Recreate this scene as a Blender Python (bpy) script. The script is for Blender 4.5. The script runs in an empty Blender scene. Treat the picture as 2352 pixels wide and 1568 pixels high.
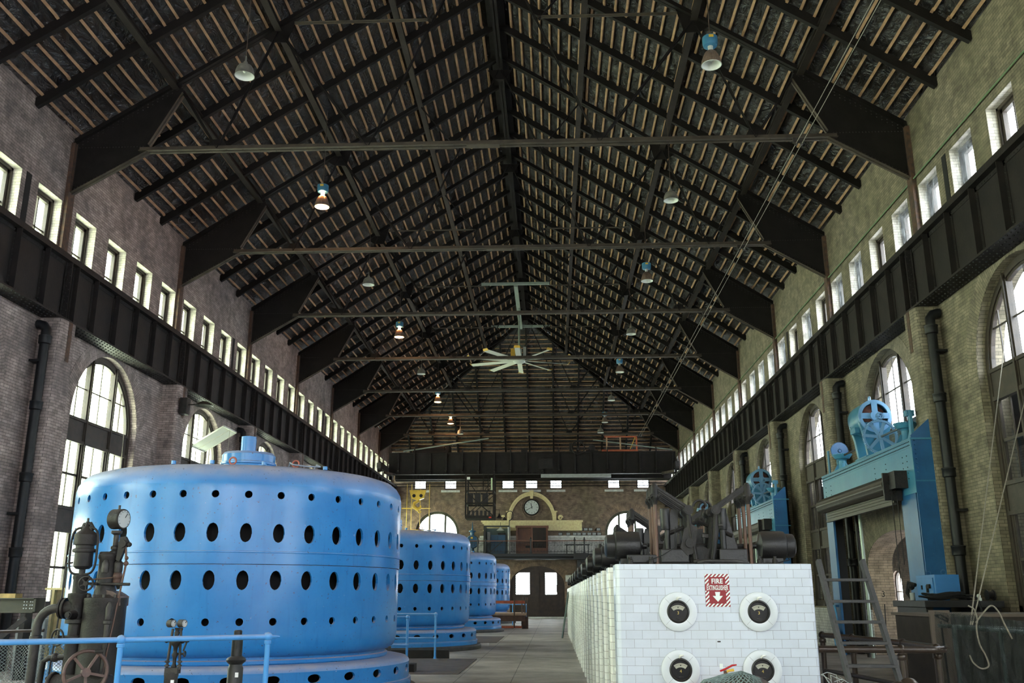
import bpy, math, random
from math import sin, cos, pi, sqrt, radians, atan2
from mathutils import Vector
random.seed(7)
SC = bpy.context.scene
COL = SC.collection

# ---------------------------------------------------------------- camera, exposure, sky
cam_d = bpy.data.cameras.new('camera'); cam = bpy.data.objects.new('camera', cam_d); COL.objects.link(cam)
cam.location = (0, 0, 1.5)
cam.rotation_euler = (radians(90 + 15.3575), 0, radians(2.4368))
cam_d.sensor_width = 36; cam_d.lens = 2130.0 / 2352 * 36; cam_d.clip_end = 400; cam_d.clip_start = 0.05
SC.camera = cam
SC.view_settings.view_transform = 'Standard'; SC.view_settings.look = 'None'
SC.view_settings.exposure = -0.42; SC.view_settings.gamma = 1.0; SC.view_settings.use_curve_mapping = False
SC.cycles.max_bounces = 8; SC.cycles.diffuse_bounces = 5; SC.cycles.transparent_max_bounces = 12
SC.cycles.sample_clamp_indirect = 6.0

W = bpy.data.worlds.new('sky'); SC.world = W; W.use_nodes = True
wn, wl = W.node_tree.nodes, W.node_tree.links
wn.clear()
def N(nt, t, **k):
    n = nt.nodes.new(t)
    for a, b in k.items():
        if a in n.inputs: n.inputs[a].default_value = b
        else: setattr(n, a, b)
    return n
tc = N(W.node_tree, 'ShaderNodeTexCoord'); sp = N(W.node_tree, 'ShaderNodeSeparateXYZ')
wl.new(tc.outputs['Generated'], sp.inputs[0])
# sunlit trees stand low to the west (left), plain bright sky elsewhere
nz = N(W.node_tree, 'ShaderNodeTexNoise'); nz.inputs['Scale'].default_value = 9; nz.inputs['Detail'].default_value = 5
wl.new(tc.outputs['Generated'], nz.inputs['Vector'])
side = N(W.node_tree, 'ShaderNodeMapRange'); wl.new(sp.outputs['X'], side.inputs[0])
side.inputs[1].default_value = 0.05; side.inputs[2].default_value = -0.35
low = N(W.node_tree, 'ShaderNodeMapRange'); wl.new(sp.outputs['Z'], low.inputs[0])
low.inputs[1].default_value = 0.75; low.inputs[2].default_value = 0.1
mu = N(W.node_tree, 'ShaderNodeMath', operation='MULTIPLY'); wl.new(side.outputs[0], mu.inputs[0]); wl.new(low.outputs[0], mu.inputs[1])
nr = N(W.node_tree, 'ShaderNodeMapRange'); wl.new(nz.outputs['Fac'], nr.inputs[0]); nr.inputs[1].default_value = .3; nr.inputs[2].default_value = .6
mu2 = N(W.node_tree, 'ShaderNodeMath', operation='MULTIPLY'); wl.new(mu.outputs[0], mu2.inputs[0]); wl.new(nr.outputs[0], mu2.inputs[1])
mixc = N(W.node_tree, 'ShaderNodeMix', data_type='RGBA'); wl.new(mu2.outputs[0], mixc.inputs['Factor'])
mixc.inputs['A'].default_value = (0.90, 0.94, 1.0, 1); mixc.inputs['B'].default_value = (0.80, 0.92, 0.45, 1)
bg = N(W.node_tree, 'ShaderNodeBackground'); wl.new(mixc.outputs['Result'], bg.inputs['Color']); bg.inputs['Strength'].default_value = 32.0
wo = N(W.node_tree, 'ShaderNodeOutputWorld'); wl.new(bg.outputs[0], wo.inputs[0])

# ---------------------------------------------------------------- site dimensions (metres)
XL, XR, YF = -11.75, 8.6, 67.8
XC, HW = (XL + XR) / 2, (XR - XL) / 2
YB = -8.0
EAVE, SLOPE = 12.3, 0.647
T0, BAY = 20.4, 7.0

# ---------------------------------------------------------------- mesh helpers
class M:
    def __init__(s): s.v = []; s.f = []; s.uv = None
    def add(s, vs, fs):
        o = len(s.v); s.v += [tuple(v) for v in vs]; s.f += [tuple(i + o for i in f) for f in fs]; return s
    def box(s, x0, x1, y0, y1, z0, z1):
        return s.add([(x0,y0,z0),(x1,y0,z0),(x1,y1,z0),(x0,y1,z0),(x0,y0,z1),(x1,y0,z1),(x1,y1,z1),(x0,y1,z1)],
                     [(0,3,2,1),(4,5,6,7),(0,1,5,4),(1,2,6,5),(2,3,7,6),(3,0,4,7)])
    def bar(s, a, b, w, h, up=(0, 0, 1)):
        a, b = Vector(a), Vector(b); d = (b - a).normalized(); up = Vector(up)
        r = d.cross(up)
        if r.length < 1e-4: r = d.cross(Vector((1, 0, 0)))
        r.normalize(); u = r.cross(d).normalized()
        vs = [p + r * (sx * w / 2) + u * (sz * h / 2) for p in (a, b) for sx, sz in ((-1,-1),(1,-1),(1,1),(-1,1))]
        return s.add(vs, [(0,3,2,1),(4,5,6,7),(0,1,5,4),(1,2,6,5),(2,3,7,6),(3,0,4,7)])
    def cyl(s, a, b, r, r2=None, n=12, cap=True):
        r2 = r if r2 is None else r2
        a, b = Vector(a), Vector(b); d = (b - a).normalized()
        t = Vector((0, 0, 1)) if abs(d.z) < .9 else Vector((1, 0, 0))
        x = d.cross(t).normalized(); y = d.cross(x)
        vs = [a + (x * cos(2*pi*i/n) + y * sin(2*pi*i/n)) * r for i in range(n)] + [b + (x * cos(2*pi*i/n) + y * sin(2*pi*i/n)) * r2 for i in range(n)]
        fs = [(i, (i+1) % n, n + (i+1) % n, n + i) for i in range(n)]
        if cap: fs += [tuple(range(n))[::-1], tuple(range(n, 2*n))]
        return s.add(vs, fs)
    def lathe(s, prof, c=(0, 0, 0), n=24, axis='z', a0=0, a1=2*pi):
        full = abs(a1 - a0 - 2*pi) < 1e-6; m = n if full else n + 1
        vs = []
        for r, h in prof:
            for i in range(m):
                a = a0 + (a1 - a0) * i / n; p, q = r * cos(a), r * sin(a)
                vs.append({'z': (c[0]+p, c[1]+q, c[2]+h), 'x': (c[0]+h, c[1]+p, c[2]+q), 'y': (c[0]+p, c[1]+h, c[2]+q)}[axis])
        fs = []
        for j in range(len(prof) - 1):
            for i in range(n):
                k = (i + 1) % m
                fs.append((j*m+i, j*m+k, (j+1)*m+k, (j+1)*m+i))
        return s.add(vs, fs)
    def tube(s, pts, r, n=10, cap=True):
        pts = [Vector(p) for p in pts]; rings = []; prev = None
        for i, p in enumerate(pts):
            d = (pts[min(i+1, len(pts)-1)] - pts[max(i-1, 0)]).normalized()
            if prev is None:
                t = Vector((0, 0, 1)) if abs(d.z) < .9 else Vector((1, 0, 0)); x = d.cross(t).normalized()
            else:
                x = (prev - d * prev.dot(d)).normalized()
            prev = x; y = d.cross(x); rr = r[i] if isinstance(r, (list, tuple)) else r
            rings.append([p + (x * cos(2*pi*k/n) + y * sin(2*pi*k/n)) * rr for k in range(n)])
        vs = [v for g in rings for v in g]
        fs = [(j*n+i, j*n+(i+1) % n, (j+1)*n+(i+1) % n, (j+1)*n+i) for j in range(len(pts)-1) for i in range(n)]
        if cap: fs += [tuple(range(n))[::-1], tuple((len(pts)-1)*n + i for i in range(n))]
        return s.add(vs, fs)
    def cord(s, pts, r, n=8, k=6):
        P = [Vector(p) for p in pts]; P = [P[0]*2 - P[1]] + P + [P[-1]*2 - P[-2]]; out = []
        for i in range(1, len(P) - 2):
            for j in range(k):
                t = j / k; a, b, c, d = P[i-1], P[i], P[i+1], P[i+2]
                out.append(.5*((2*b) + (c - a)*t + (2*a - 5*b + 4*c - d)*t*t + (3*b - a - 3*c + d)*t**3))
        return s.tube(out + [P[-2]], r, n)
    def prism(s, poly, f0, f1):
        """poly: list of 2-D points; f0/f1 map a 2-D point to the two faces"""
        n = len(poly); vs = [f0(*p) for p in poly] + [f1(*p) for p in poly]
        return s.add(vs, [tuple(range(n))[::-1], tuple(range(n, 2*n))] + [(i, (i+1) % n, n+(i+1) % n, n+i) for i in range(n)])
    def ball(s, c, r, n=10, sz=1.0):
        return s.lathe([(max(1e-4, r * sin(pi*i/6)), -r * sz * cos(pi*i/6)) for i in range(7)], c, n)
    def torus(s, c, R, r, axis='z', n=24, m=8, a0=0, a1=2*pi):
        full = abs(a1 - a0 - 2*pi) < 1e-6; cnt = n if full else n + 1; vs = []
        for i in range(cnt):
            a = a0 + (a1 - a0) * i / n
            for j in range(m):
                b = 2*pi*j/m; rr = R + r*cos(b); h = r*sin(b); p, q = rr*cos(a), rr*sin(a)
                vs.append({'z': (c[0]+p, c[1]+q, c[2]+h), 'x': (c[0]+h, c[1]+p, c[2]+q), 'y': (c[0]+p, c[1]+h, c[2]+q)}[axis])
        fs = [(i*m+j, ((i+1) % cnt)*m+j, ((i+1) % cnt)*m+(j+1) % m, i*m+(j+1) % m) for i in range(n) for j in range(m)]
        return s.add(vs, fs)
    def rivets(s, pts, nrm, r=.018, h=.012):
        nrm = Vector(nrm); t = Vector((0, 0, 1)) if abs(nrm.z) < .9 else Vector((1, 0, 0)); x = nrm.cross(t).normalized(); y = nrm.cross(x)
        for p in pts:
            p = Vector(p)
            vs = [p + (x*cos(pi/3*i) + y*sin(pi/3*i))*r for i in range(6)] + [p + nrm*h + (x*cos(pi/3*i) + y*sin(pi/3*i))*r*.55 for i in range(6)]
            s.add(vs, [(i, (i+1) % 6, 6+(i+1) % 6, 6+i) for i in range(6)] + [tuple(range(6, 12))])
        return s
    def build(s, name, mat, parent=None, smooth=None, bevel=0, loc=None, stuff=False):
        me = bpy.data.meshes.new(name); me.from_pydata(s.v, [], s.f)
        if s.uv: 
            ul = me.uv_layers.new(name='UVMap')
            for l in me.loops: ul.data[l.index].uv = s.uv[l.vertex_index]
        me.materials.append(mat); me.validate(clean_customdata=False)
        if smooth is not None:
            me.shade_smooth(); me.set_sharp_from_angle(angle=radians(smooth))
        o = bpy.data.objects.new(name, me); COL.objects.link(o)
        if parent is not None: o.parent = parent
        if bevel:
            b = o.modifiers.new('bevel', 'BEVEL'); b.width = bevel; b.segments = 2; b.limit_method = 'ANGLE'
        if loc: o.location = loc
        if 'rivets' in name or stuff: o['kind'] = 'stuff'
        return o

def tag(o, label=None, cat=None, group=None, kind=None):
    if label: o['label'] = label
    if cat: o['category'] = cat
    if group: o['group'] = group
    if kind: o['kind'] = kind
    return o
def empty(name, loc=(0, 0, 0), rz=0, label=None, cat=None, group=None, kind=None):
    o = bpy.data.objects.new(name, None); COL.objects.link(o); o.location = loc; o.rotation_euler.z = rz; o.empty_display_size = .1
    return tag(o, label, cat, group, kind)
def dup(root, loc=None, label=None, rz=None, group=None):
    def rec(o, par):
        c = o.copy(); COL.objects.link(c)
        if par is not None: c.parent = par
        for ch in [q for q in o.children]: rec(ch, c)
        return c
    r = rec(root, None)
    if loc: r.location = loc
    if rz is not None: r.rotation_euler.z = rz
    if label: r['label'] = label
    if group: r['group'] = group
    return r
ORD = ['first', 'second', 'third', 'fourth', 'fifth', 'sixth', 'seventh', 'eighth', 'ninth', 'tenth', 'eleventh', 'twelfth']

# ---------------------------------------------------------------- materials
def newmat(name):
    m = bpy.data.materials.new(name); m.use_nodes = True; nt = m.node_tree; nt.nodes.clear()
    out = N(nt, 'ShaderNodeOutputMaterial'); b = N(nt, 'ShaderNodeBsdfPrincipled'); nt.links.new(b.outputs[0], out.inputs[0])
    return m, nt, b, out
def rgb(c): return (c[0], c[1], c[2], 1)
def mixer(nt, fac, a, b, mode='MIX'):
    m = N(nt, 'ShaderNodeMix', data_type='RGBA', blend_type=mode)
    for k, v in (('Factor', fac), ('A', a), ('B', b)):
        if isinstance(v, (tuple, list)): m.inputs[k].default_value = rgb(v)
        elif isinstance(v, (int, float)): m.inputs[k].default_value = v
        else: nt.links.new(v, m.inputs[k])
    return m.outputs['Result']
def noise(nt, scale, detail=4, vec=None, rough=.55):
    n = N(nt, 'ShaderNodeTexNoise'); n.inputs['Scale'].default_value = scale; n.inputs['Detail'].default_value = detail; n.inputs['Roughness'].default_value = rough
    if vec is None: vec = N(nt, 'ShaderNodeTexCoord').outputs['Object']
    nt.links.new(vec, n.inputs['Vector']); return n.outputs['Fac']
def ramp(nt, v, a, b, lo=0, hi=1):
    r = N(nt, 'ShaderNodeMapRange'); nt.links.new(v, r.inputs[0])
    r.inputs[1].default_value = a; r.inputs[2].default_value = b; r.inputs[3].default_value = lo; r.inputs[4].default_value = hi
    return r.outputs[0]
def math_(nt, op, a, b=None):
    m = N(nt, 'ShaderNodeMath', operation=op)
    for i, v in enumerate((a, b)):
        if v is None: continue
        if isinstance(v, (int, float)): m.inputs[i].default_value = v
        else: nt.links.new(v, m.inputs[i])
    return m.outputs[0]
def plain(name, c, rough=.6, metal=0.0, c2=None, scale=6, bump=0, spec=.5, dust=None):
    m, nt, b, out = newmat(name)
    col = rgb(c)
    base = None
    if c2 is not None: base = mixer(nt, ramp(nt, noise(nt, scale, 5), .35, .65), c, c2)
    if dust is not None:   # dust that settled on whatever faces up
        g = N(nt, 'ShaderNodeNewGeometry'); s = N(nt, 'ShaderNodeSeparateXYZ'); nt.links.new(g.outputs['Normal'], s.inputs[0])
        f = math_(nt, 'MULTIPLY', ramp(nt, s.outputs['Z'], .35, .95), dust[1])
        base = mixer(nt, f, base if base is not None else c, dust[0])
    if base is not None: nt.links.new(base, b.inputs['Base Color'])
    else: b.inputs['Base Color'].default_value = col
    b.inputs['Roughness'].default_value = rough; b.inputs['Metallic'].default_value = metal; b.inputs['Specular IOR Level'].default_value = spec
    if bump:
        bp = N(nt, 'ShaderNodeBump'); bp.inputs['Strength'].default_value = bump; bp.inputs['Distance'].default_value = .01
        nt.links.new(noise(nt, scale * 6, 6), bp.inputs['Height']); nt.links.new(bp.outputs[0], b.inputs['Normal'])
    return m
def emit(name, c, s):
    m, nt, b, out = newmat(name); e = N(nt, 'ShaderNodeEmission'); e.inputs[0].default_value = rgb(c); e.inputs[1].default_value = s
    nt.links.new(e.outputs[0], out.inputs[0]); return m
def brickmat(name, c1, c2, mortar, bw=.21, bh=.068, ms=.005, stain=(.10, .085, .075), stain_amt=.6, rough=.75, use_uv=False, rnd=.5, mottle=.38):
    m, nt, b, out = newmat(name); t = N(nt, 'ShaderNodeTexCoord')
    if use_uv: vec = t.outputs['UV']
    else:
        g = N(nt, 'ShaderNodeNewGeometry'); s = N(nt, 'ShaderNodeSeparateXYZ'); nt.links.new(g.outputs['True Normal'], s.inputs[0])
        p = N(nt, 'ShaderNodeSeparateXYZ'); nt.links.new(t.outputs['Object'], p.inputs[0])
        isx = math_(nt, 'GREATER_THAN', math_(nt, 'ABSOLUTE', s.outputs['X']), .6)
        isz = math_(nt, 'GREATER_THAN', math_(nt, 'ABSOLUTE', s.outputs['Z']), .75)
        u = N(nt, 'ShaderNodeMix', data_type='FLOAT'); nt.links.new(isx, u.inputs[0]); nt.links.new(p.outputs['X'], u.inputs[2]); nt.links.new(p.outputs['Y'], u.inputs[3])
        v = N(nt, 'ShaderNodeMix', data_type='FLOAT'); nt.links.new(isz, v.inputs[0]); nt.links.new(p.outputs['Z'], v.inputs[2]); nt.links.new(p.outputs['Y'], v.inputs[3])
        c = N(nt, 'ShaderNodeCombineXYZ'); nt.links.new(u.outputs[0], c.inputs[0]); nt.links.new(v.outputs[0], c.inputs[1]); vec = c.outputs[0]
    br = N(nt, 'ShaderNodeTexBrick'); nt.links.new(vec, br.inputs['Vector'])
    br.inputs['Scale'].default_value = 1; br.inputs['Brick Width'].default_value = bw; br.inputs['Row Height'].default_value = bh
    br.inputs['Mortar Size'].default_value = ms; br.inputs['Mortar Smooth'].default_value = .1; br.inputs['Bias'].default_value = rnd - .5
    br.inputs['Color1'].default_value = rgb(c1); br.inputs['Color2'].default_value = rgb(c2); br.inputs['Mortar'].default_value = rgb(mortar)
    big = ramp(nt, noise(nt, .55, 6, t.outputs['Object'], .65), .45, .68, 0, stain_amt)
    col = mixer(nt, big, br.outputs['Color'], stain, 'MIX')
    fine = ramp(nt, noise(nt, 3.1, 5, t.outputs['Object']), .3, .7, 1 - mottle, 1 + mottle)
    hs = N(nt, 'ShaderNodeHueSaturation'); nt.links.new(fine, hs.inputs['Value']); nt.links.new(col, hs.inputs['Color'])
    nt.links.new(hs.outputs[0], b.inputs['Base Color']); b.inputs['Roughness'].default_value = rough
    bp = N(nt, 'ShaderNodeBump'); bp.inputs['Strength'].default_value = .5; bp.inputs['Distance'].default_value = .006
    nt.links.new(math_(nt, 'SUBTRACT', 1.0, br.outputs['Fac']), bp.inputs['Height']); nt.links.new(bp.outputs[0], b.inputs['Normal'])
    return m

BR_L = brickmat('brick_left', (.36, .285, .255), (.225, .175, .16), (.075, .06, .055), stain=(.09, .075, .075), stain_amt=.75)
BR_R = brickmat('brick_right', (.225, .190, .135), (.142, .120, .085), (.06, .055, .035), stain=(.11, .10, .06), stain_amt=.6)  # own olive tone, plus the dim greenish light put into the colour
BR_F = brickmat('brick_far', (.27, .19, .14), (.18, .12, .09), (.09, .07, .06), stain=(.12, .10, .06), stain_amt=.6)
BR_ANX = brickmat('brick_annex', (.30, .22, .16), (.20, .14, .11), (.10, .08, .07))
BR_ARCH_L = brickmat('brick_arch_left', (.36, .285, .255), (.225, .175, .16), (.075, .06, .055), bw=.21, bh=.068, use_uv=True)
BR_ARCH_R = brickmat('brick_arch_right', (.225, .190, .135), (.142, .120, .085), (.06, .055, .035), use_uv=True)  # same dim greenish light in its colour as the right wall brick
BR_ARCH_F = brickmat('brick_arch_far', (.30, .20, .13), (.20, .13, .09), (.09, .07, .06), use_uv=True)
BR_DOOR = brickmat('brick_doorway', (.50, .38, .28), (.40, .30, .22), (.14, .11, .09), bw=.24, bh=.072, stain=(.3, .24, .19), stain_amt=.4)
BR_JAMB = brickmat('brick_reveal', (.62, .58, .50), (.52, .48, .42), (.30, .27, .24), stain=(.4, .37, .3), stain_amt=.3)  # pale: daylight on the upper window reveals put into the brick colour
WHITE_TILE = brickmat('white_glazed_tile', (.57, .61, .70), (.52, .56, .645), (.15, .14, .15), bw=.1524, bh=.0794, ms=.0011, mottle=.05, stain=(.66, .68, .70), stain_amt=.25, rough=.22)
WHITE_GLAZE = brickmat('white_glazed_brick', (.66, .66, .62), (.58, .58, .54), (.16, .15, .14), bw=.24, bh=.085, ms=.005, stain=(.35, .33, .29), stain_amt=.5, rough=.3)
STEEL = plain('black_riveted_steel', (.0085, .0072, .0075), .6, 0, (.017, .013, .012), 3, .4, spec=.25)
STEEL_D = plain('dark_truss_steel', (.0065, .0055, .005), .65, 0, (.012, .0095, .009), 3, .3, spec=.2)
TIE = plain('tie_beam_steel', (.075, .060, .045), .55, .1, (.042, .034, .028), 3, .3, spec=.3)  # lighter than the truss steel: reflected light put into the colour
RUST = plain('rusty_steel', (.11, .058, .035), .75, .2, (.05, .035, .03), 9, .6)
PURL = plain('purlin_steel', (.034, .027, .023), .6, .1, (.02, .016, .014), 3, .3, spec=.3)
RIVET = plain('rivet_steel', (.018, .016, .015), .5, .2)
WOOD_F = plain('window_wood', (.045, .032, .024), .6, 0, (.025, .019, .015), 5, .3)
WOOD_FAR = plain('green_brown_window_wood', (.07, .072, .045), .6, 0, (.045, .045, .03), 5, .3)
BATTEN = plain('pine_batten', (.42, .25, .14), .7, 0, (.27, .16, .09), 5, .4)
IRON = plain('dark_iron', (.008, .0075, .008), .5, .1, (.020, .016, .015), 8, .5, spec=.35, dust=((.09, .074, .066), .5))
IRON_B = plain('dusty_black_enamel', (.006, .0055, .007), .4, .1, (.013, .012, .012), 7, .3, dust=((.09, .075, .066), .7))
IRON_G = plain('grey_iron', (.055, .049, .045), .5, .5, (.03, .027, .026), 9, .5)
BRASS_R = plain('rusty_copper_rod', (.10, .05, .034), .5, .4, (.09, .055, .045), 9, .4)
BROWNPIPE = plain('brown_painted_pipe', (.030, .021, .018), .28, .3, (.045, .03, .02), 7, .2)
GREY = plain('grey_paint', (.32, .34, .33), .5, .1, (.26, .28, .27), 6)
CREAM = plain('cream_stone', (.85, .76, .42), .7, 0, (.72, .58, .32), 9, .4)
MARBLE = plain('white_marble', (.78, .78, .74), .35, 0, (.55, .56, .54), 5)
DOORW = plain('dark_door_wood', (.05, .03, .022), .45, 0, (.028, .018, .014), 4, .3)
BROWNW = plain('brown_cabinet_wood', (.17, .065, .035), .45, 0, (.12, .045, .025), 4, .3)
BLACK = plain('matt_black', (.006, .006, .007), .8)
ORANGE = plain('orange_paint', (.55, .13, .05), .5, 0, (.38, .09, .04), 6)
YELLOW = plain('yellow_paint', (.72, .47, .06), .45, 0, (.58, .36, .05), 6, .2)
SHADEW = plain('white_enamel', (.75, .78, .74), .35)
ALU = plain('aluminium', (.62, .66, .62), .35, .4)
GALV = plain('galvanised_steel', (.36, .43, .38), .45, .5, (.30, .36, .32), 6)
PLANK = plain('pale_plank', (.50, .33, .2), .7, 0, (.4, .26, .16), 5)
ROPE = plain('rope_fibre', (.28, .25, .20), .9, 0, (.2, .18, .14), 30, .6)
PIPEB = plain('black_drain_pipe', (.006, .007, .009), .45, .1, (.011, .011, .012), 5, .2, spec=.3)
def paint(name, c, c2, dustc=(.45, .42, .45), dusta=.85, chips=True, rough=.34):
    m, nt, b, out = newmat(name); t = N(nt, 'ShaderNodeTexCoord')
    base = mixer(nt, ramp(nt, noise(nt, 1.3, 6, t.outputs['Object'], .6), .35, .7), c, c2)
    mp = N(nt, 'ShaderNodeMapping'); mp.inputs['Scale'].default_value = (9, 9, .8); nt.links.new(t.outputs['Object'], mp.inputs[0])
    st = ramp(nt, noise(nt, 1.6, 5, mp.outputs[0]), .58, .75, 0, .28)
    base = mixer(nt, st, base, (c[0]*.35, c[1]*.45, c[2]*.55))
    g = N(nt, 'ShaderNodeNewGeometry'); s = N(nt, 'ShaderNodeSeparateXYZ'); nt.links.new(g.outputs['Normal'], s.inputs[0])
    up = math_(nt, 'MULTIPLY', ramp(nt, s.outputs['Z'], .1, .85), dusta)
    dn = math_(nt, 'MULTIPLY', up, ramp(nt, noise(nt, 4, 5, t.outputs['Object']), .25, .6, .55, 1))
    base = mixer(nt, dn, base, dustc)
    if chips:
        base = mixer(nt, ramp(nt, noise(nt, 26, 3, t.outputs['Object'], .7), .665, .685), base, (.05, .045, .05))
        base = mixer(nt, ramp(nt, noise(nt, 9, 4, t.outputs['Object'], .7), .70, .73, 0, .6), base, (.45, .5, .58))
    nt.links.new(base, b.inputs['Base Color'])
    rr = math_(nt, 'ADD', math_(nt, 'MULTIPLY', dn, .5), rough); nt.links.new(rr, b.inputs['Roughness'])
    bp = N(nt, 'ShaderNodeBump'); bp.inputs['Strength'].default_value = .12; bp.inputs['Distance'].default_value = .02
    nt.links.new(noise(nt, 3.5, 4, t.outputs['Object']), bp.inputs['Height']); nt.links.new(bp.outputs[0], b.inputs['Normal'])
    return m
BLUE = paint('blue_generator_paint', (.012, .165, .47), (.028, .21, .53), dustc=(.40, .37, .42), rough=.27)
BLUE_RAIL = paint('blue_rail_paint', (.05, .25, .60), (.08, .30, .64), dusta=.5, chips=False)
BLUE_H = paint('teal_blue_hoist_paint', (.035, .17, .29), (.055, .22, .33), dustc=(.17, .30, .38), dusta=.4)
BLUE_HD = paint('blue_column_paint', (.008, .072, .19), (.02, .12, .29), dusta=.15)
BLUE_HL = paint('pale_blue_gear_paint', (.13, .29, .50), (.18, .35, .55), dusta=.2, chips=False)
BLUE_LOCK = plain('blue_locker_paint', (.012, .075, .16), .4)
def glassmat(name, tint=(1, 1, 1), refl=.08, rough=.02):
    m, nt, b, out = newmat(name); tr = N(nt, 'ShaderNodeBsdfTransparent'); tr.inputs[0].default_value = rgb(tint)
    gl = N(nt, 'ShaderNodeBsdfGlossy'); gl.inputs['Roughness'].default_value = rough
    fr = N(nt, 'ShaderNodeLayerWeight'); fr.inputs['Blend'].default_value = .5; mx = N(nt, 'ShaderNodeMixShader')
    nt.links.new(math_(nt, 'ADD', math_(nt, 'MULTIPLY', math_(nt, 'POWER', fr.outputs['Facing'], 5.0), .45), .035), mx.inputs[0]); nt.links.new(tr.outputs[0], mx.inputs[1]); nt.links.new(gl.outputs[0], mx.inputs[2]); nt.links.new(mx.outputs[0], out.inputs[0])
    return m
GLASS = glassmat('window_glass', (.93, .96, .96))
def filmmat():
    m, nt, b, out = newmat('plastic_film'); tr = N(nt, 'ShaderNodeBsdfTransparent'); di = N(nt, 'ShaderNodeBsdfTranslucent'); gl = N(nt, 'ShaderNodeBsdfDiffuse')
    di.inputs[0].default_value = (.16, .17, .17, 1); gl.inputs[0].default_value = (.30, .30, .30, 1)
    a = N(nt, 'ShaderNodeMixShader'); a.inputs[0].default_value = .4; nt.links.new(di.outputs[0], a.inputs[1]); nt.links.new(gl.outputs[0], a.inputs[2])
    mx = N(nt, 'ShaderNodeMixShader'); nt.links.new(ramp(nt, noise(nt, 5, 5), .3, .75, .03, .4), mx.inputs[0]); nt.links.new(tr.outputs[0], mx.inputs[1]); nt.links.new(a.outputs[0], mx.inputs[2]); nt.links.new(mx.outputs[0], out.inputs[0])
    return m
FILM = filmmat()
def meshmat(name, c, s, fill, width=.22):
    """a woven wire or cord net: the cords show, the openings are open"""
    m, nt, b, out = newmat(name); t = N(nt, 'ShaderNodeTexCoord'); tr = N(nt, 'ShaderNodeBsdfTransparent')
    b.inputs['Base Color'].default_value = rgb(c); b.inputs['Roughness'].default_value = .6
    p = N(nt, 'ShaderNodeSeparateXYZ'); nt.links.new(t.outputs['UV'], p.inputs[0])
    def lines(sg):
        q = math_(nt, 'ADD', p.outputs['X'], math_(nt, 'MULTIPLY', p.outputs['Y'], sg))
        return math_(nt, 'LESS_THAN', math_(nt, 'FRACT', math_(nt, 'MULTIPLY', q, s)), width)
    f = math_(nt, 'MAXIMUM', lines(1.0), lines(-1.0))
    mx = N(nt, 'ShaderNodeMixShader'); nt.links.new(f, mx.inputs[0]); nt.links.new(tr.outputs[0], mx.inputs[1]); nt.links.new(b.outputs[0], mx.inputs[2]); nt.links.new(mx.outputs[0], out.inputs[0])
    return m
NET = meshmat('dark_green_net', (.008, .013, .012), 62, .3, .3)
CHAIN = meshmat('chain_link', (.16, .19, .185), 26, .3, .2)
def floormat():
    m, nt, b, out = newmat('worn_concrete'); t = N(nt, 'ShaderNodeTexCoord')
    mp = N(nt, 'ShaderNodeMapping'); mp.inputs['Scale'].default_value = (.3, .42, 1); nt.links.new(t.outputs['Object'], mp.inputs[0])
    c = mixer(nt, ramp(nt, noise(nt, 1.4, 8, mp.outputs[0], .65), .36, .66), (.23, .20, .175), (.60, .545, .49))
    c = mixer(nt, ramp(nt, noise(nt, 14, 6, t.outputs['Object'], .7), .4, .75, 0, .35), c, (.16, .14, .12))
    p = N(nt, 'ShaderNodeSeparateXYZ'); nt.links.new(t.outputs['Object'], p.inputs[0])
    f = None
    for x in (-.78, -1.81, -4.6):
        l = math_(nt, 'LESS_THAN', math_(nt, 'ABSOLUTE', math_(nt, 'SUBTRACT', p.outputs['X'], x)), .008); f = l if f is None else math_(nt, 'MAXIMUM', f, l)
    l = math_(nt, 'LESS_THAN', math_(nt, 'FRACT', math_(nt, 'MULTIPLY', p.outputs['Y'], .1615)), .0016); f = math_(nt, 'MAXIMUM', f, l)
    c = mixer(nt, math_(nt, 'MULTIPLY', f, .8), c, (.05, .045, .04))
    nt.links.new(c, b.inputs['Base Color']); nt.links.new(ramp(nt, noise(nt, 2, 5, t.outputs['Object']), .3, .7, .42, .7), b.inputs['Roughness'])
    return m
FLOOR = floormat()
def tarpmat():
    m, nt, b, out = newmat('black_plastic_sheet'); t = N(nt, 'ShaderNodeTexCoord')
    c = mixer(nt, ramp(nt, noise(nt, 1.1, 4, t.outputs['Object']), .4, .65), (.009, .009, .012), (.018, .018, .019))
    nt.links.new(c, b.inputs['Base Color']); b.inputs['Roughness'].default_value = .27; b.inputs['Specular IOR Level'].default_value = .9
    mp = N(nt, 'ShaderNodeMapping'); mp.inputs['Scale'].default_value = (1, .7, 1); nt.links.new(t.outputs['Object'], mp.inputs[0])
    n1 = N(nt, 'ShaderNodeTexNoise'); n1.inputs['Scale'].default_value = 4.2; n1.inputs['Detail'].default_value = 6; n1.inputs['Distortion'].default_value = 1.6; nt.links.new(mp.outputs[0], n1.inputs['Vector'])
    bp = N(nt, 'ShaderNodeBump'); bp.inputs['Strength'].default_value = 1.0; bp.inputs['Distance'].default_value = .22
    nt.links.new(n1.outputs['Fac'], bp.inputs['Height']); nt.links.new(bp.outputs[0], b.inputs['Normal'])
    return m
TARP = tarpmat()

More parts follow.
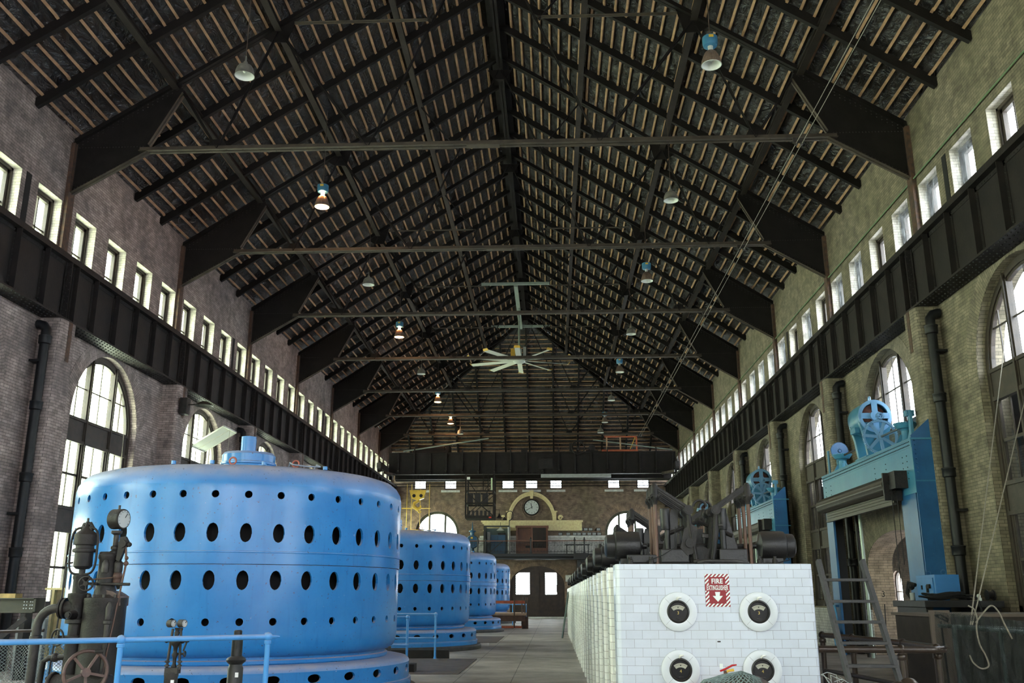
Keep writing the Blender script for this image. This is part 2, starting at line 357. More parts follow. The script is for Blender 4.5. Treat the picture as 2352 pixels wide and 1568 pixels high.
# ---------------------------------------------------------------- walls with openings
mapL = lambda u, z, d: (XL - d, u, z)
mapR = lambda u, z, d: (XR + d, u, z)
mapF = lambda u, z, d: (u, YF + d, z)
def panel(face, jamb, mp, u0, u1, z0, z1, ops, depth, n=20):
    """ops: (ua, ub, zb, zspring, rise) holes, sorted along u; rise 0 = flat head"""
    def quad(m, a, b, c, d_): m.add([a, b, c, d_], [(0, 1, 2, 3)])
    for dd in (0, depth):
        cur = u0
        for ua, ub, zb, zs, H in ops:
            if ua > cur: quad(face, mp(cur, z0, dd), mp(ua, z0, dd), mp(ua, z1, dd), mp(cur, z1, dd))
            if zb > z0: quad(face, mp(ua, z0, dd), mp(ub, z0, dd), mp(ub, zb, dd), mp(ua, zb, dd))
            pts = arch_pts(ua, ub, zs, H, n)
            for (p, q) in zip(pts, pts[1:]):
                quad(face, mp(p[0], p[1], dd), mp(q[0], q[1], dd), mp(q[0], z1, dd), mp(p[0], z1, dd))
            cur = ub
        if cur < u1: quad(face, mp(cur, z0, dd), mp(u1, z0, dd), mp(u1, z1, dd), mp(cur, z1, dd))
    for ua, ub, zb, zs, H in ops:
        quad(jamb, mp(ua, zb, 0), mp(ua, zb, depth), mp(ua, zs, depth), mp(ua, zs, 0))
        quad(jamb, mp(ub, zb, 0), mp(ub, zb, depth), mp(ub, zs, depth), mp(ub, zs, 0))
        if zb > z0 + .01: quad(jamb, mp(ua, zb, 0), mp(ub, zb, 0), mp(ub, zb, depth), mp(ua, zb, depth))
        pts = arch_pts(ua, ub, zs, H, n)
        for (p, q) in zip(pts, pts[1:]):
            quad(jamb, mp(p[0], p[1], 0), mp(q[0], q[1], 0), mp(q[0], q[1], depth), mp(p[0], p[1], depth))
def arch_pts(ua, ub, zs, H, n=20):
    if H == 0: return [(ua, zs), (ub, zs)]
    c, r = (ua + ub) / 2, (ub - ua) / 2
    return [(c - r * cos(pi * i / n), zs + H * sin(pi * i / n)) for i in range(n + 1)]
def arch_band(mp, ua, ub, zs, H, w, mat, parent, d=-.006, n=28, leg=0):
    """ring of radial bricks round an arch"""
    m = M(); c, r = (ua + ub) / 2, (ub - ua) / 2; uv = []
    s = 0; last = None; rows = []
    for i in range(n + 1):
        a = pi * i / n; p = (c - r * cos(a), zs + H * sin(a)); q = (c - (r + w) * cos(a), zs + (H + w) * sin(a))
        if last: s += math.dist(p, last)
        last = p; rows.append((p, q, s))
    vs = []
    for p, q, s in rows:
        vs += [mp(p[0], p[1], d), mp(q[0], q[1], d), mp(p[0], p[1], 0.01), mp(q[0], q[1], .01)]; uv += [(0, s*1.12), (w, s*1.12), (0, s*1.12), (w, s*1.12)]
    fs = []
    for i in range(n):
        a, b = 4*i, 4*i+4
        fs += [(a, a+1, b+1, b), (a, b, b+2, a+2), (a+1, a+3, b+3, b+1)]
    m.add(vs, fs); m.uv = uv
    o = m.build('arch_brickwork', mat, parent)
    return o
def pbox(m, mp, ua, ub, za, zb, da, db):
    a, b = mp(ua, za, da), mp(ub, zb, db)
    return m.box(min(a[0], b[0]), max(a[0], b[0]), min(a[1], b[1]), max(a[1], b[1]), min(a[2], b[2]), max(a[2], b[2]))
def arch_frame(m, mp, ua, ub, zb, zs, H, w, da, db, n=20):
    """frame strip following an opening: two stiles, sill and curved head"""
    pbox(m, mp, ua, ua + w, zb, zs, da, db); pbox(m, mp, ub - w, ub, zb, zs, da, db); pbox(m, mp, ua, ub, zb, zb + w, da, db)
    if H == 0: pbox(m, mp, ua, ub, zs - w, zs, da, db); return
    o, i = arch_pts(ua, ub, zs, H, n), arch_pts(ua + w, ub - w, zs, H - w, n)
    for k in range(n):
        vs = [mp(*o[k], da), mp(*o[k+1], da), mp(*i[k+1], da), mp(*i[k], da), mp(*o[k], db), mp(*o[k+1], db), mp(*i[k+1], db), mp(*i[k], db)]
        m.add(vs, [(0,1,2,3), (7,6,5,4), (3,2,6,7), (0,4,5,1)])
WIN_N = [0]
def wname():
    WIN_N[0] += 1; return 'window_%d' % WIN_N[0]
def pane_mesh(mp, ua, ub, zb, zs, H, d):
    m = M(); pts = [(ub, zb), (ua, zb)] + arch_pts(ua, ub, zs, H) if H else [(ub, zb), (ua, zb), (ua, zs), (ub, zs)]
    m.prism(pts, lambda u, z: mp(u, z, d), lambda u, z: mp(u, z, d + .006)); return m
def big_window(mp, c, r, sill, spring, H, mat, lower=True, d=.17, panels=True):
    e = empty(wname(), kind='structure')
    m = M(); ua, ub = c - r, c + r
    arch_frame(m, mp, ua, ub, sill, spring, H, .13, d, d + .14); arch_frame(m, mp, ua + .13, ub - .13, sill + .13, spring, H - .13, .06, d + .03, d + .11)
    for s in (-1, 1):
        u = c + s * r * .36; top = spring + H * sqrt(1 - .36**2)
        pbox(m, mp, u - .07, u + .07, sill, top - .03, d, d + .13); pbox(m, mp, u - .03, u + .03, sill, top, d - .04, d)
    m.build('window_frame', mat, e)
    m = M()
    zt = 5.85
    if panels and sill < 5:
        pbox(m, mp, ua + .1, ub - .1, 5.25, zt, d + .02, d + .1); pbox(m, mp, ua + .1, ub - .1, 5.22, 5.3, d - .02, d + .1); pbox(m, mp, ua + .1, ub - .1, zt - .07, zt, d - .02, d + .1)
        pbox(m, mp, ua + .1, ub - .1, 3.03, 3.62, d + .02, d + .1); pbox(m, mp, ua + .1, ub - .1, 3.0, 3.07, d - .02, d + .1); pbox(m, mp, ua + .1, ub - .1, 3.56, 3.64, d - .02, d + .1)
        m.build('transom_panel', mat, e)
    m = M()
    lights = [(ua + .18, c - r*.36 - .07), (c - r*.36 + .07, c + r*.36 - .07), (c + r*.36 + .07, ub - .18)]
    for (a, b) in lights:
        mid = (a + b) / 2; f = sqrt(max(0, 1 - ((mid - c) / r)**2)); top = spring + H * f - .1
        pbox(m, mp, mid - .013, mid + .013, max(zt if sill < 5 else sill, sill), top, d + .06, d + .085)
        pbox(m, mp, a, b, 6.62, 6.65, d + .055, d + .085)
        if sill < 5:
            for za, zb_ in ((3.64, 5.22), (sill + .15, 3.0)):
                pbox(m, mp, mid - .015, mid + .015, za, zb_, d + .06, d + .09); zz = (za + zb_) / 2
                pbox(m, mp, a, b, zz - .03, zz + .03, d + .04, d + .1)
                pbox(m, mp, a, a + .05, za, zb_, d + .04, d + .1); pbox(m, mp, b - .05, b, za, zb_, d + .04, d + .1)
    m.build('glazing_bars', mat, e)
    pane_mesh(mp, ua + .1, ub - .1, sill + .1, spring, H - .1, d + .075).build('pane', GLASS, e)
    return e

# left and right walls
wallL = empty('wall_left', kind='structure'); wallR = empty('wall_right', kind='structure')
NB = 7
bays = [(T0 + BAY * k, T0 + BAY * (k + 1)) for k in range(-4, NB)]
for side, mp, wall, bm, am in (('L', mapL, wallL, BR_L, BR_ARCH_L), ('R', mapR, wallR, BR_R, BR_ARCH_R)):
    face, jamb, upf, upj, jambD = M(), M(), M(), M(), M()
    for bi, (y0, y1) in enumerate(bays):
        k = bi - 4; y1 = min(y1, YF); c = y0 + 3.3; ua, ub = c - 1.85, c + 1.85
        door = side == 'R' and k in (0, 2, 4)
        if y1 - y0 < 4: 
            panel(face, jamb, mp, y0, y1, 0, 9.0, [], .55)
        elif door:
            panel(face, jambD, mp, y0, y1, 0, 4.6, [(c - 1.75, c + 2.7, 0, 2.3, .8)], .65)
            panel(face, jamb, mp, y0, y1, 4.6, 9.0, [(ua, ub, 5.5, 5.8, 1.85)], .55)
            big_window(mp, c, 1.85, 5.5, 5.8, 1.85, WOOD_F)
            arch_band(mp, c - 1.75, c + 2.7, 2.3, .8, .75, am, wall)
        else:
            panel(face, jamb, mp, y0, y1, 0, 9.0, [(ua, ub, 1.2, 5.8, 1.85)], .55)
            big_window(mp, c, 1.85, 1.2, 5.8, 1.85, WOOD_F)
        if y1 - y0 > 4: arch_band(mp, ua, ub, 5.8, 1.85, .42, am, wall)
        ops = [(y0 + .55 + 1.75 * i - (.0 if i else .0), y0 + .55 + 1.75 * i + 1.05, 9.05, 10.72, 0) for i in range(4) if y0 + 1.6 + 1.75 * i < y1]
        panel(upf, upj, mp, y0, y1, 9.0, EAVE + .3, ops, .5)
        for (a, b, zb, zt_, _) in ops:
            m = M(); arch_frame(m, mp, a, b, zb, zt_, 0, .07, .2, .3); arch_frame(m, mp, a + .07, b - .07, zb + .07, zt_ - .07, 0, .08, .24, .33)
            pbox(m, mp, a + .14, b - .14, 9.83, 9.87, .27, .31); pbox(m, mp, (a+b)/2 - .02, (a+b)/2 + .02, zb + .1, zt_ - .1, .27, .31)
            w = tag(m.build(wname(), WOOD_F), kind='structure')
            pane_mesh(mp, a + .1, b - .1, zb + .1, zt_ - .1, 0, .29).build('pane', GLASS, w)
            if side == 'R' and random.random() < .75:
                m = M(); nn = 7
                vs = [mp(a + .02 + (b-a-.04)*i/nn, zb + (zt_-zb)*j/nn - (.25*(i/nn) if j == 0 else 0) , .06 + .05*sin(i*2.1+j*1.3)) for j in range(nn+1) for i in range(nn+1)]
                m.add(vs, [(j*(nn+1)+i, j*(nn+1)+i+1, (j+1)*(nn+1)+i+1, (j+1)*(nn+1)+i) for j in range(nn) for i in range(nn)])
                m.build('plastic_sheet', FILM, w)
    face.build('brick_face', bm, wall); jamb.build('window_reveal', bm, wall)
    if jambD.v: jambD.build('doorway_reveal', BR_DOOR, wall)
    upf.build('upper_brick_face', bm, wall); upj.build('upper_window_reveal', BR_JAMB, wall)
    for k in (-1, 1, 3, 5):
        ys = T0 + BAY*k + 5.28; xa = XL if side == 'L' else XR - .012
        M().box(xa, xa + .012, ys, ys + .2, 9.1, 10.75).build('dark_slot_plate', BLACK, wall)
    # piers under the crane girder, rounded on their near and far corners
    for k in range(-2, 7):
        y = T0 + BAY * k; m = M(); sg = 1 if side == 'L' else -1; x0 = XL if side == 'L' else XR; r = .12; D = .5
        poly = [(0, -.38)] + [(D - r + r*sin(a), -.38 + r - r*cos(a)) for a in [pi/2*i/5 for i in range(6)]] + [(D - r + r*cos(a), .38 - r + r*sin(a)) for a in [pi/2*i/5 for i in range(6)]] + [(0, .38)]
        m.prism(poly, lambda p, q: (x0 + sg*p, y + q, 0), lambda p, q: (x0 + sg*p, y + q, 7.7))
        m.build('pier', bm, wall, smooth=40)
        M().box(x0 + sg*(D-.02) if sg > 0 else x0 - D - .01, x0 + D + .01 if sg > 0 else x0 - (D-.02), y - .02, y + .14, 6.75, 7.7).build('embedded_channel', RUST, wall)
    # glazed wainscot between windows' sills and the floor
    m = M(); x0, x1 = (XL, XL + .03) if side == 'L' else (XR - .03, XR)
    for bi, (y0, y1) in enumerate(bays):
        k = bi - 4; y1 = min(y1, YF)
        if side == 'R' and k in (0, 2, 4):
            m.box(x0, x1, y0 + .38, y0 + 1.55, 0, 1.15)
            if y1 > y0 + 6: m.box(x0, x1, y0 + 6.0, y1 - .38, 0, 1.15)
        else: m.box(x0, x1, y0 + .38, y1 - .38, 0, 1.15)
    m.build('glazed_wainscot', WHITE_GLAZE, wall)

# far wall
wallF = empty('wall_far', kind='structure')
face, jamb = M(), M()
DC, DR = -1.1, 1.93
panel(face, jamb, mapF, XL - .6, XR + .6, 0, 4.2, [(DC - DR, DC + DR, 0, 2.25, 1.32)], .6, 28)
panel(face, jamb, mapF, XL - .6, XR + .6, 4.2, 8.6, [(-9.9, -6.7, 4.9, 5.85, 1.6), (3.78, 6.98, 4.9, 5.85, 1.6)], .6)
WX = [-9.6, -7.37, -3.18, -1.46, .31, 4.5, 6.62]
panel(face, jamb, mapF, XL - .6, XR + .6, 8.6, 11.75, [(x - .45, x + .45, 9.03, 9.68, 0) for x in WX], .5)
face.build('brick_face', BR_F, wallF); jamb.build('window_reveal', BR_F, wallF)
arch_band(mapF, DC - DR, DC + DR, 2.25, 1.32, .5, BR_ARCH_F, wallF)
for c in (-8.3, 5.38):
    arch_band(mapF, c - 1.6, c + 1.6, 5.85, 1.6, .62, BR_ARCH_F, wallF)
    big_window(mapF, c, 1.6, 4.9, 5.85, 1.6, WOOD_FAR, d=.15, panels=False)
for x in WX:
    m = M(); arch_frame(m, mapF, x - .45, x + .45, 9.03, 9.68, 0, .07, .1, .2); pbox(m, mapF, x - .012, x + .012, 9.1, 9.62, .13, .16); pbox(m, mapF, x - .4, x + .4, 9.35, 9.37, .13, .16)
    w = tag(m.build(wname(), WOOD_F), kind='structure'); pane_mesh(mapF, x - .38, x + .38, 9.1, 9.61, 0, .145).build('pane', GLASS, w)
    M().box(x - .68, x + .68, YF - .07, YF + .05, 8.8, 8.95).build('marble_sill', MARBLE, wallF)
M().box(.95, 4.8, YF - .05, YF, 0, 1.15).build('glazed_wainscot', WHITE_GLAZE, wallF)
M().box(.95, 4.8, YF - .07, YF, 1.15, 1.27).build('marble_rail', MARBLE, wallF)
M().box(.9, 1.35, YF - .08, YF + .02, 2.5, 2.95).build('marble_impost', MARBLE, wallF)
M().box(XL, XR, YF - .05, YF, 4.35, 5.55).build('balcony_wainscot', WHITE_GLAZE, wallF)
M().box(-5.2, XR, YF - .12, YF, 5.55, 5.68).build('marble_ledge', MARBLE, wallF)
M().box(XL, XR, YF - .1, YF, .0, .12).build('plinth', MARBLE, wallF)
# conduits across the far wall
for z in (9.22, 9.42): M().cyl((XL, YF - .06, z), (XR, YF - .06, z), .03, n=8).build('conduit', IRON, wallF)

# unseen wall behind the camera; window openings added and sized for front light
wallB = empty('wall_back', kind='structure')
face, jamb = M(), M(); mapB = lambda u, z, d: (u, YB - d, z)
panel(face, jamb, mapB, XL, XR, 0, 20, [(-9.2, -6.9, 4.0, 7.5, 1.15), (-2.7, -.4, 4.0, 7.5, 1.15), (3.7, 6.0, 4.0, 7.5, 1.15)], .5)
face.build('brick_face', BR_F, wallB); jamb.build('window_reveal', BR_F, wallB)

# floor
tag(M().box(XL - .6, 14.2, YB, YF + 1, -.3, 0).build('floor', FLOOR), kind='structure')

# main doors
dr = empty('door_1', kind='structure')
def door_leaf(x0, x1):
    m = M(); pts = [(x1, 0), (x0, 0)] + [(x, 2.25 + 1.32*sqrt(max(0, 1 - ((x - DC)/DR)**2))) for x in [x0 + (x1-x0)*i/12 for i in range(13)]]
    pw = (x0 + .42, x1 - .42) if x0 < DC - .5 else (x0 + .45, x1 - .55)
    a, b = pw
    gl0, gl1 = 1.62, 3.12
    # stiles and rails round the leaded light
    top = lambda x: 2.25 + 1.32*sqrt(max(0, 1 - ((x - DC)/DR)**2))
    y0, y1 = YF + .18, YF + .26
    m.box(x0, x1, y0, y1, 0, gl0)
    xs = sorted([x0 + (x1-x0)*i/16 for i in range(17)] + [a, b])
    for p, q in zip(xs, xs[1:]):
        lo = gl1 if a - .01 < (p+q)/2 < b + .01 else gl0
        if min(top(p), top(q)) > lo: m.prism([(p, lo), (q, lo), (q, top(q)), (p, top(p))], lambda x, z: (x, y0, z), lambda x, z: (x, y1, z))
    m.box(a, b, y0 - .03, y1 - .005, gl0 - .06, gl0 + .01); m.box(a - .05, b + .05, y0 - .02, y0, .35, .43); m.box(a - .05, b + .05, y0 - .02, y0, 1.15, 1.23); m.box(a - .05, a + .03, y0 - .02, y0, .35, 1.23); m.box(b - .03, b + .05, y0 - .02, y0, .35, 1.23)
    L = m.build('door_leaf', DOORW, dr)
    m = M(); s = .155
    # diamond lead lattice
    import itertools
    w, h = b - a, gl1 - gl0; n = int((w + h) / s) + 2
    for i in range(-n, n):
        for sg in (1, -1):
            pts = []
            for (px, pz) in ((0, None), (w, None), (None, 0), (None, h)):
                if px is not None: z = (px - i*s) * sg if sg == 1 else (i*s - px); x = px
                else: z = pz; x = (z/sg + i*s) if sg == 1 else (i*s - z)
                if -1e-6 <= x <= w + 1e-6 and -1e-6 <= z <= h + 1e-6: pts.append((x, z))
            if len(pts) >= 2:
                p, q = min(pts), max(pts)
                if math.dist(p, q) > .02: m.bar((a + p[0], y0 + .03, gl0 + p[1]), (a + q[0], y0 + .03, gl0 + q[1]), .022, .022, (0, 1, 0))
    m.build('lead_lattice', WOOD_F, L)
    M().box(a, b, y0 + .04, y0 + .046, gl0, gl1).build('pane', GLASS, L)
    return L
door_leaf(DC - DR, DC - .12); door_leaf(DC + .12, DC + DR)
m = M(); m.box(DC - .14, DC + .14, YF + .12, YF + .28, 0, 3.58); m.build('centre_post', DOORW, dr)
m = M(); arch_frame(m, mapF, DC - DR, DC + DR, -.1, 2.25, 1.32, .09, .1, .3, 28); m.build('door_frame', DOORW, dr)
M().box(.25, .3, YF + .1, YF + .18, 1.8, 2.3).build('door_handle', IRON, dr)

# ---------------------------------------------------------------- low annex beyond the right wall
anx = empty('wall_annex', kind='structure')
face, jamb = M(), M(); mapA = lambda u, z, d: (12.6 + d, u, z)
panel(face, jamb, mapA, 6, YF + 1, 0, 5.4, [(7.2 + 3.5*i, 8.1 + 3.5*i, .55, 2.0, .4) for i in range(17)], .3)
face.box(9.5, 12.6, 6, 6.2, 0, 5.4); face.build('brick_face', BR_ANX, anx); jamb.build('window_reveal', BR_ANX, anx)
M().box(9.15, 13, 6, YF + 1, 5.4, 5.55).build('annex_roof', STEEL_D, anx)
for i in range(17):
    m = M(); a = 7.2 + 3.5*i; arch_frame(m, mapA, a, a + .9, .55, 2.0, .4, .05, .1, .18, 10); pbox(m, mapA, a, a + .9, 1.15, 1.19, .12, .16); pbox(m, mapA, a, a + .9, 1.65, 1.68, .12, .16)
    w = tag(m.build(wname(), WOOD_F), kind='structure'); pane_mesh(mapA, a + .04, a + .86, .6, 2.0, .36, .14).build('pane', GLASS, w)

# ---------------------------------------------------------------- roof: lining, battens, rafters, purlins
ceil = empty('ceiling', kind='structure')
def zr(u): return EAVE + SLOPE * (HW - u)     # underside of the rafters at distance u from the centre line
LOFF, BOFF, RH = .34, .24, .22
cn, sn = 1/sqrt(1+SLOPE**2), SLOPE/sqrt(1+SLOPE**2)
HZ, HS = 11.45, .73
def hipY(u): return YF - (EAVE - HZ + SLOPE*(HW - u))/HS             # where the hip cuts a line at distance u
for sg in (-1, 1):
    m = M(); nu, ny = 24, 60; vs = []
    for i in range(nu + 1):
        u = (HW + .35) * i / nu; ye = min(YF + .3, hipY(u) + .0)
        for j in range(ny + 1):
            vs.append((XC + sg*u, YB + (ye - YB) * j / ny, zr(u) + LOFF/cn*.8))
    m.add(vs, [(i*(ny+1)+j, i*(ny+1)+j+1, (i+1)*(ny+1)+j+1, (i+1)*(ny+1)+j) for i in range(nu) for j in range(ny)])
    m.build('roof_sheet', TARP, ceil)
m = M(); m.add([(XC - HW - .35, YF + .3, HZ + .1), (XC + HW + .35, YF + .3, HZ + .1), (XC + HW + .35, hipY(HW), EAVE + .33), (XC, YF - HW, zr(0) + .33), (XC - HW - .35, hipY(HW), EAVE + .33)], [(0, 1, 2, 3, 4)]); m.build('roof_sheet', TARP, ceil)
nb = 34; du = HW / nb
for sg in (-1, 1):
    for i in range(nb):
        u = HW - du * (i + .45); ye = hipY(u); j1, j2 = random.uniform(-.012, .012), random.uniform(-.012, .012)
        m = M(); y = 8.0
        while y < ye - .1:
            y2 = min(ye, y + random.choice((3.5, 5.25, 3.5)))
            jj = random.uniform(-.014, .014)
            m.bar((XC + sg*(u + jj), y, zr(u) + BOFF), (XC + sg*(u + jj + random.uniform(-.01, .01)), y2 + .02, zr(u) + BOFF), .062, .055, (sg*sn, 0, cn)); y = y2
        m.build('roof_batten', BATTEN, ceil)
for i in range(30):
    v = HW * (i + .5) / 34; hw = HW - max(0, (HS*v - (EAVE - HZ))/SLOPE)
    M().bar((XC - hw, YF - v, HZ + HS*v + BOFF), (XC + hw, YF - v, HZ + HS*v + BOFF), .06, .055, (0, -sn, cn)).build('hip_batten', BATTEN, ceil)
y = T0 - 1.75 * 5
while y < YF - .5:
    if abs((y - T0) / BAY - round((y - T0) / BAY)) > .05:
        for sg in (-1, 1):
            ut = 0 if y < YF - HW else max(0, HW - (HS*(YF - y) - (EAVE - HZ))/SLOPE)
            if HW - ut > .5: M().bar((XC + sg*(HW + .02), y, zr(HW) + .11), (XC + sg*(ut + .08), y, zr(ut + .08) + .11), .11, RH, (sg*sn, 0, cn)).build('rafter', STEEL_D, ceil)
    y += 1.75
for i in range(-5, 6):
    x = XC + 1.75 * i; ln = (EAVE - HZ + SLOPE*(HW - abs(x - XC)))/HS
    if ln > .5: M().bar((x, YF, HZ + .11), (x, YF - ln, HZ + HS*ln + .11), .11, RH, (0, -sn, cn)).build('hip_rafter', STEEL_D, ceil)
for sg in (-1, 1):
    M().bar((XC + sg*HW, hipY(HW), EAVE + .05), (XC, YF - HW, zr(0) + .05), .14, .26).build('hip_rafter', STEEL_D, ceil)
    for u in (7.75, 5.26, 2.62):
        m = M(); z = zr(u) - .06; ye = hipY(u); x = XC + sg*u
        m.box(x - .085, x + .085, 8, ye, z - .02, z); m.box(x - .012, x + .012, 8, ye, z, z + .16); m.box(x - .07, x + .07, 8, ye, z + .13, z + .15); m.build('purlin', PURL, ceil)
m = M(); z = 18.5; m.box(XC - .1, XC + .1, 8, YF - HW, z, z + .02); m.box(XC - .012, XC + .012, 8, YF - HW, z, z + .3); m.box(XC - .09, XC + .09, 8, YF - HW, z + .28, z + .3); m.build('ridge_beam', STEEL_D, ceil)
m = M(); m.box(XC - .28, XC + .28, 8, YF - HW, 18.86, 18.9); m.build('ridge_board', STEEL_D, ceil)

# ---------------------------------------------------------------- roof trusses
def make_truss(hip=False):
    t = empty('roof_truss')
    def P(u, z, s, y=0): return (XC + s*u, y, z)
    m = M()
    for dy in (-.065, .065): m.box(XC - 8.5, XC + 8.5, dy - .045, dy + .045, 12.07, 12.09); m.box(XC - 8.5, XC + 8.5, dy*.35 - .008, dy*.35 + .008, 12.07, 12.2)
    m.box(XC - .4, XC + .4, -.11, .11, 12.055, 12.07)
    m.rivets([(XC - 8.3 + .4*i, d, 12.07) for i in range(42) for d in (-.06, .06)], (0, 0, -1), .014, .01)
    m.build('tie_beam', TIE, t)
    for s in (-1, 1):
        umin = 0 if not hip else 4.8
        m = M()
        for dy in (-.06, .06):
            m.bar(P(HW, zr(HW) - .0, s, dy), P(umin, zr(umin), s, dy), .09, .02, (s*sn, 0, cn)); m.bar(P(HW, zr(HW) + .08, s, dy*.3), P(umin, zr(umin) + .08, s, dy*.3), .014, .16, (s*sn, 0, cn))
        m.build('top_chord', STEEL_D, t)
        # solid knee plate with angle-iron edges
        kn = [(HW - .02, 10.97), (HW - .02, zr(HW) + .06), (7.62, zr(7.62) + .06), (7.55, zr(7.6) - .3), (8.28, 12.28), (8.28, 12.08)]
        m = M(); m.prism(kn, lambda u, z: P(u, z, s, -.012), lambda u, z: P(u, z, s, .012)); k = m.build('knee_plate', STEEL_D, t)
        m = M()
        for a, b in (((HW - .05, 10.97), (8.28, 12.07)), ((8.28, 12.25), (7.55, zr(7.6) - .3))):
            for dy in (-.055, .055): m.bar(P(*a, s, dy), P(*b, s, dy), .085, .016, (0, 0, 1) if a[1] < 12 else (-s, 0, .6))
            m.bar(P(*a, s, 0), P(*b, s, 0), .03, .07)
        m.build('knee_flange', TIE, k)
        m = M(); pts = []
        for i in range(22):
            f = i / 21; u = HW - .1 + (7.7 - HW) * f; pts += [P(u, zr(u) - .05, s, -.013), P(u, zr(u) - .13, s, -.013)]
            u2 = HW - .15 - 1.6 * f; pts += [P(u2, 11.06 + 1.1 * (HW - u2 - .05) / 1.9, s, -.013), P(u2, 12.22, s, -.013), P(HW - .1, 11.15 + 1.1 * f, s, -.013)]
        m.rivets(pts, (0, -1, 0), .017, .012).build('knee_rivets', RIVET, k)
        m = M(); m.box(*sorted((XC + s*(HW - .1), XC + s*(HW + .02))), -.14, .14, 9.25, 12.3); m.build('wall_column', RUST, t)
        webs = [((7.55, zr(7.6) - .28), (6.57, 12.12), .06, 'strut'), ((6.57, 12.12), (5.26, 15.35), .05, 'diagonal'), ((5.2, 15.35), (2.85, 12.12), .075, 'strut')]
        if not hip: webs += [((2.8, 12.12), (.05, 18.45), .05, 'diagonal'), ((2.62, 17.15), (1.38, 15.55), .04, 'diagonal'), ((4.85, 15.62), (1.35, 15.62), .045, 'collar_strut')]
        else: webs += [((2.8, 12.12), (1.4, 15.4), .05, 'diagonal'), ((5.2, 15.6), (0, 15.6), .06, 'collar_strut')]
        for a, b, w, nm in webs:
            m = M(); dd = Vector((b[0]-a[0], 0, b[1]-a[1])).normalized(); pr = (-s*dd.z, 0, dd.x)
            for dy in (-.038, .038): m.bar(P(*a, s, dy), P(*b, s, dy), .05, .012, pr); m.bar(P(*a, s, dy*.4), P(*b, s, dy*.4), .01, w, pr)
            m.build(nm, TIE if nm == 'collar_strut' else STEEL_D, t)
        for (u, z, g) in ((6.57, 12.2, .28), (2.8, 12.2, .26)):
            m = M(); m.prism([(u - g, 12.1), (u + g, 12.1), (u + g*.5, 12.1 + g), (u - g*.5, 12.1 + g)], lambda p, q: P(p, q, s, -.01), lambda p, q: P(p, q, s, .01)); m.build('gusset_plate', STEEL_D, t)
        u = 5.26; z = zr(u)
        m = M(); m.prism([(u - .45, zr(u - .45) + .02), (u + .4, zr(u + .4) + .02), (u + .15, z - .4), (u - .25, z - .42)], lambda p, q: P(p, q, s, -.01), lambda p, q: P(p, q, s, .01)); m.build('gusset_plate', STEEL_D, t)
    if not hip: M().prism([(-.4, 18.45), (.4, 18.45), (.2, 18.1), (-.2, 18.1)], lambda p, q: (XC + p, -.01, q), lambda p, q: (XC + p, .01, q)).build('gusset_plate', STEEL_D, t)
    return t
tr0 = make_truss(); hipt = make_truss(True)
for k in range(7):
    lab = 'black riveted steel roof truss, %s from the camera' % ORD[k] if k < 6 else 'black riveted steel roof truss nearest the far wall, under the hipped roof end'
    if k == 0: o = tr0; o.location.y = T0 + .05
    elif k < 6: o = dup(tr0, (0, T0 + .05 + BAY*k, 0))
    else: o = hipt; o.location.y = T0 + BAY*6
    tag(o, lab, 'roof truss', 'steel roof trusses')

# ---------------------------------------------------------------- crane runway girders on the piers
for side in ('L', 'R'):
    s = 1 if side == 'L' else -1; x0 = XL if side == 'L' else XR
    X = lambda d: x0 + s*d
    y0, y1 = 6.0, YF
    g = empty('crane_runway_girder', label='black riveted plate girder along the %s wall, under the small high windows' % ('left' if s > 0 else 'right'), cat='girder')
    bx = lambda m, a, b, *r: m.box(min(X(a), X(b)), max(X(a), X(b)), *r)
    bx(M(), .02, .5, y0, y1, 7.7, 7.745).build('bottom_flange', STEEL, g)
    m = M(); bx(m, .08, .5, y0, y1, 9.2, 9.25); bx(m, .36, .5, y0, y1, 9.11, 9.2); m.build('top_flange', STEEL, g)
    m = M(); bx(m, .33, .35, y0, y1, 7.745, 9.2); bx(m, .35, .365, y0, y1, 7.745, 7.86); bx(m, .35, .365, y0, y1, 9.02, 9.12); m.build('web_plate', STEEL, g)
    m = M(); bx(m, .18, .25, y0, y1, 9.25, 9.37); bx(m, .205, .225, y0, y1, 9.25, 9.38); m.build('crane_rail', IRON, g)
    piv, under = [], []
    y = T0 - BAY * 2
    k = 0
    while y < y1 - .3:
        heavy = abs((y - T0) / BAY - round((y - T0) / BAY)) < .01
        m = M()
        if heavy:
            for dy in (-.17, .17): bx(m, .35, .49, y + dy - .012, y + dy + .012, 7.745, 9.2); bx(m, .365, .38, y + dy - .09, y + dy + .09, 7.75, 9.15)
            pz = [7.85 + .085*i for i in range(15)]
            piv += [(X(.382), y + dy + e, z) for dy in (-.17, .17) for e in (-.065, .065) for z in pz]
            piv += [(X(.43 + (.03 if i % 2 else -.03)), y - .184, z) for i, z in enumerate(pz)]
            m.build('bearing_stiffener', STEEL, g)
        else:
            bx(m, .35, .485, y - .01, y + .01, 7.745, 9.2); bx(m, .35, .365, y - .1, y + .012, 7.745, 9.15)
            piv += [(X(.366), y - .06, 7.9 + .12*i) for i in range(10)]
            m.build('stiffener', STEEL, g)
        if y < 55: piv += [(X(.366), y + .12*j, z) for j in range(10) for z in (7.83, 9.06)]
        y += BAY / 6; k += 1
    M().rivets(piv, (s, 0, 0), .016, .012).build('web_rivets', RIVET, g)
    yy = 11.0
    while yy < 60:
        if abs((yy - T0) / BAY - round((yy - T0) / BAY)) > .07: under += [(X(d), yy, 7.7) for d in (.08, .2, .33, .45)]
        yy += .15
    M().rivets(under, (0, 0, -1), .024, .02).build('underside_rivets', BLACK, g)

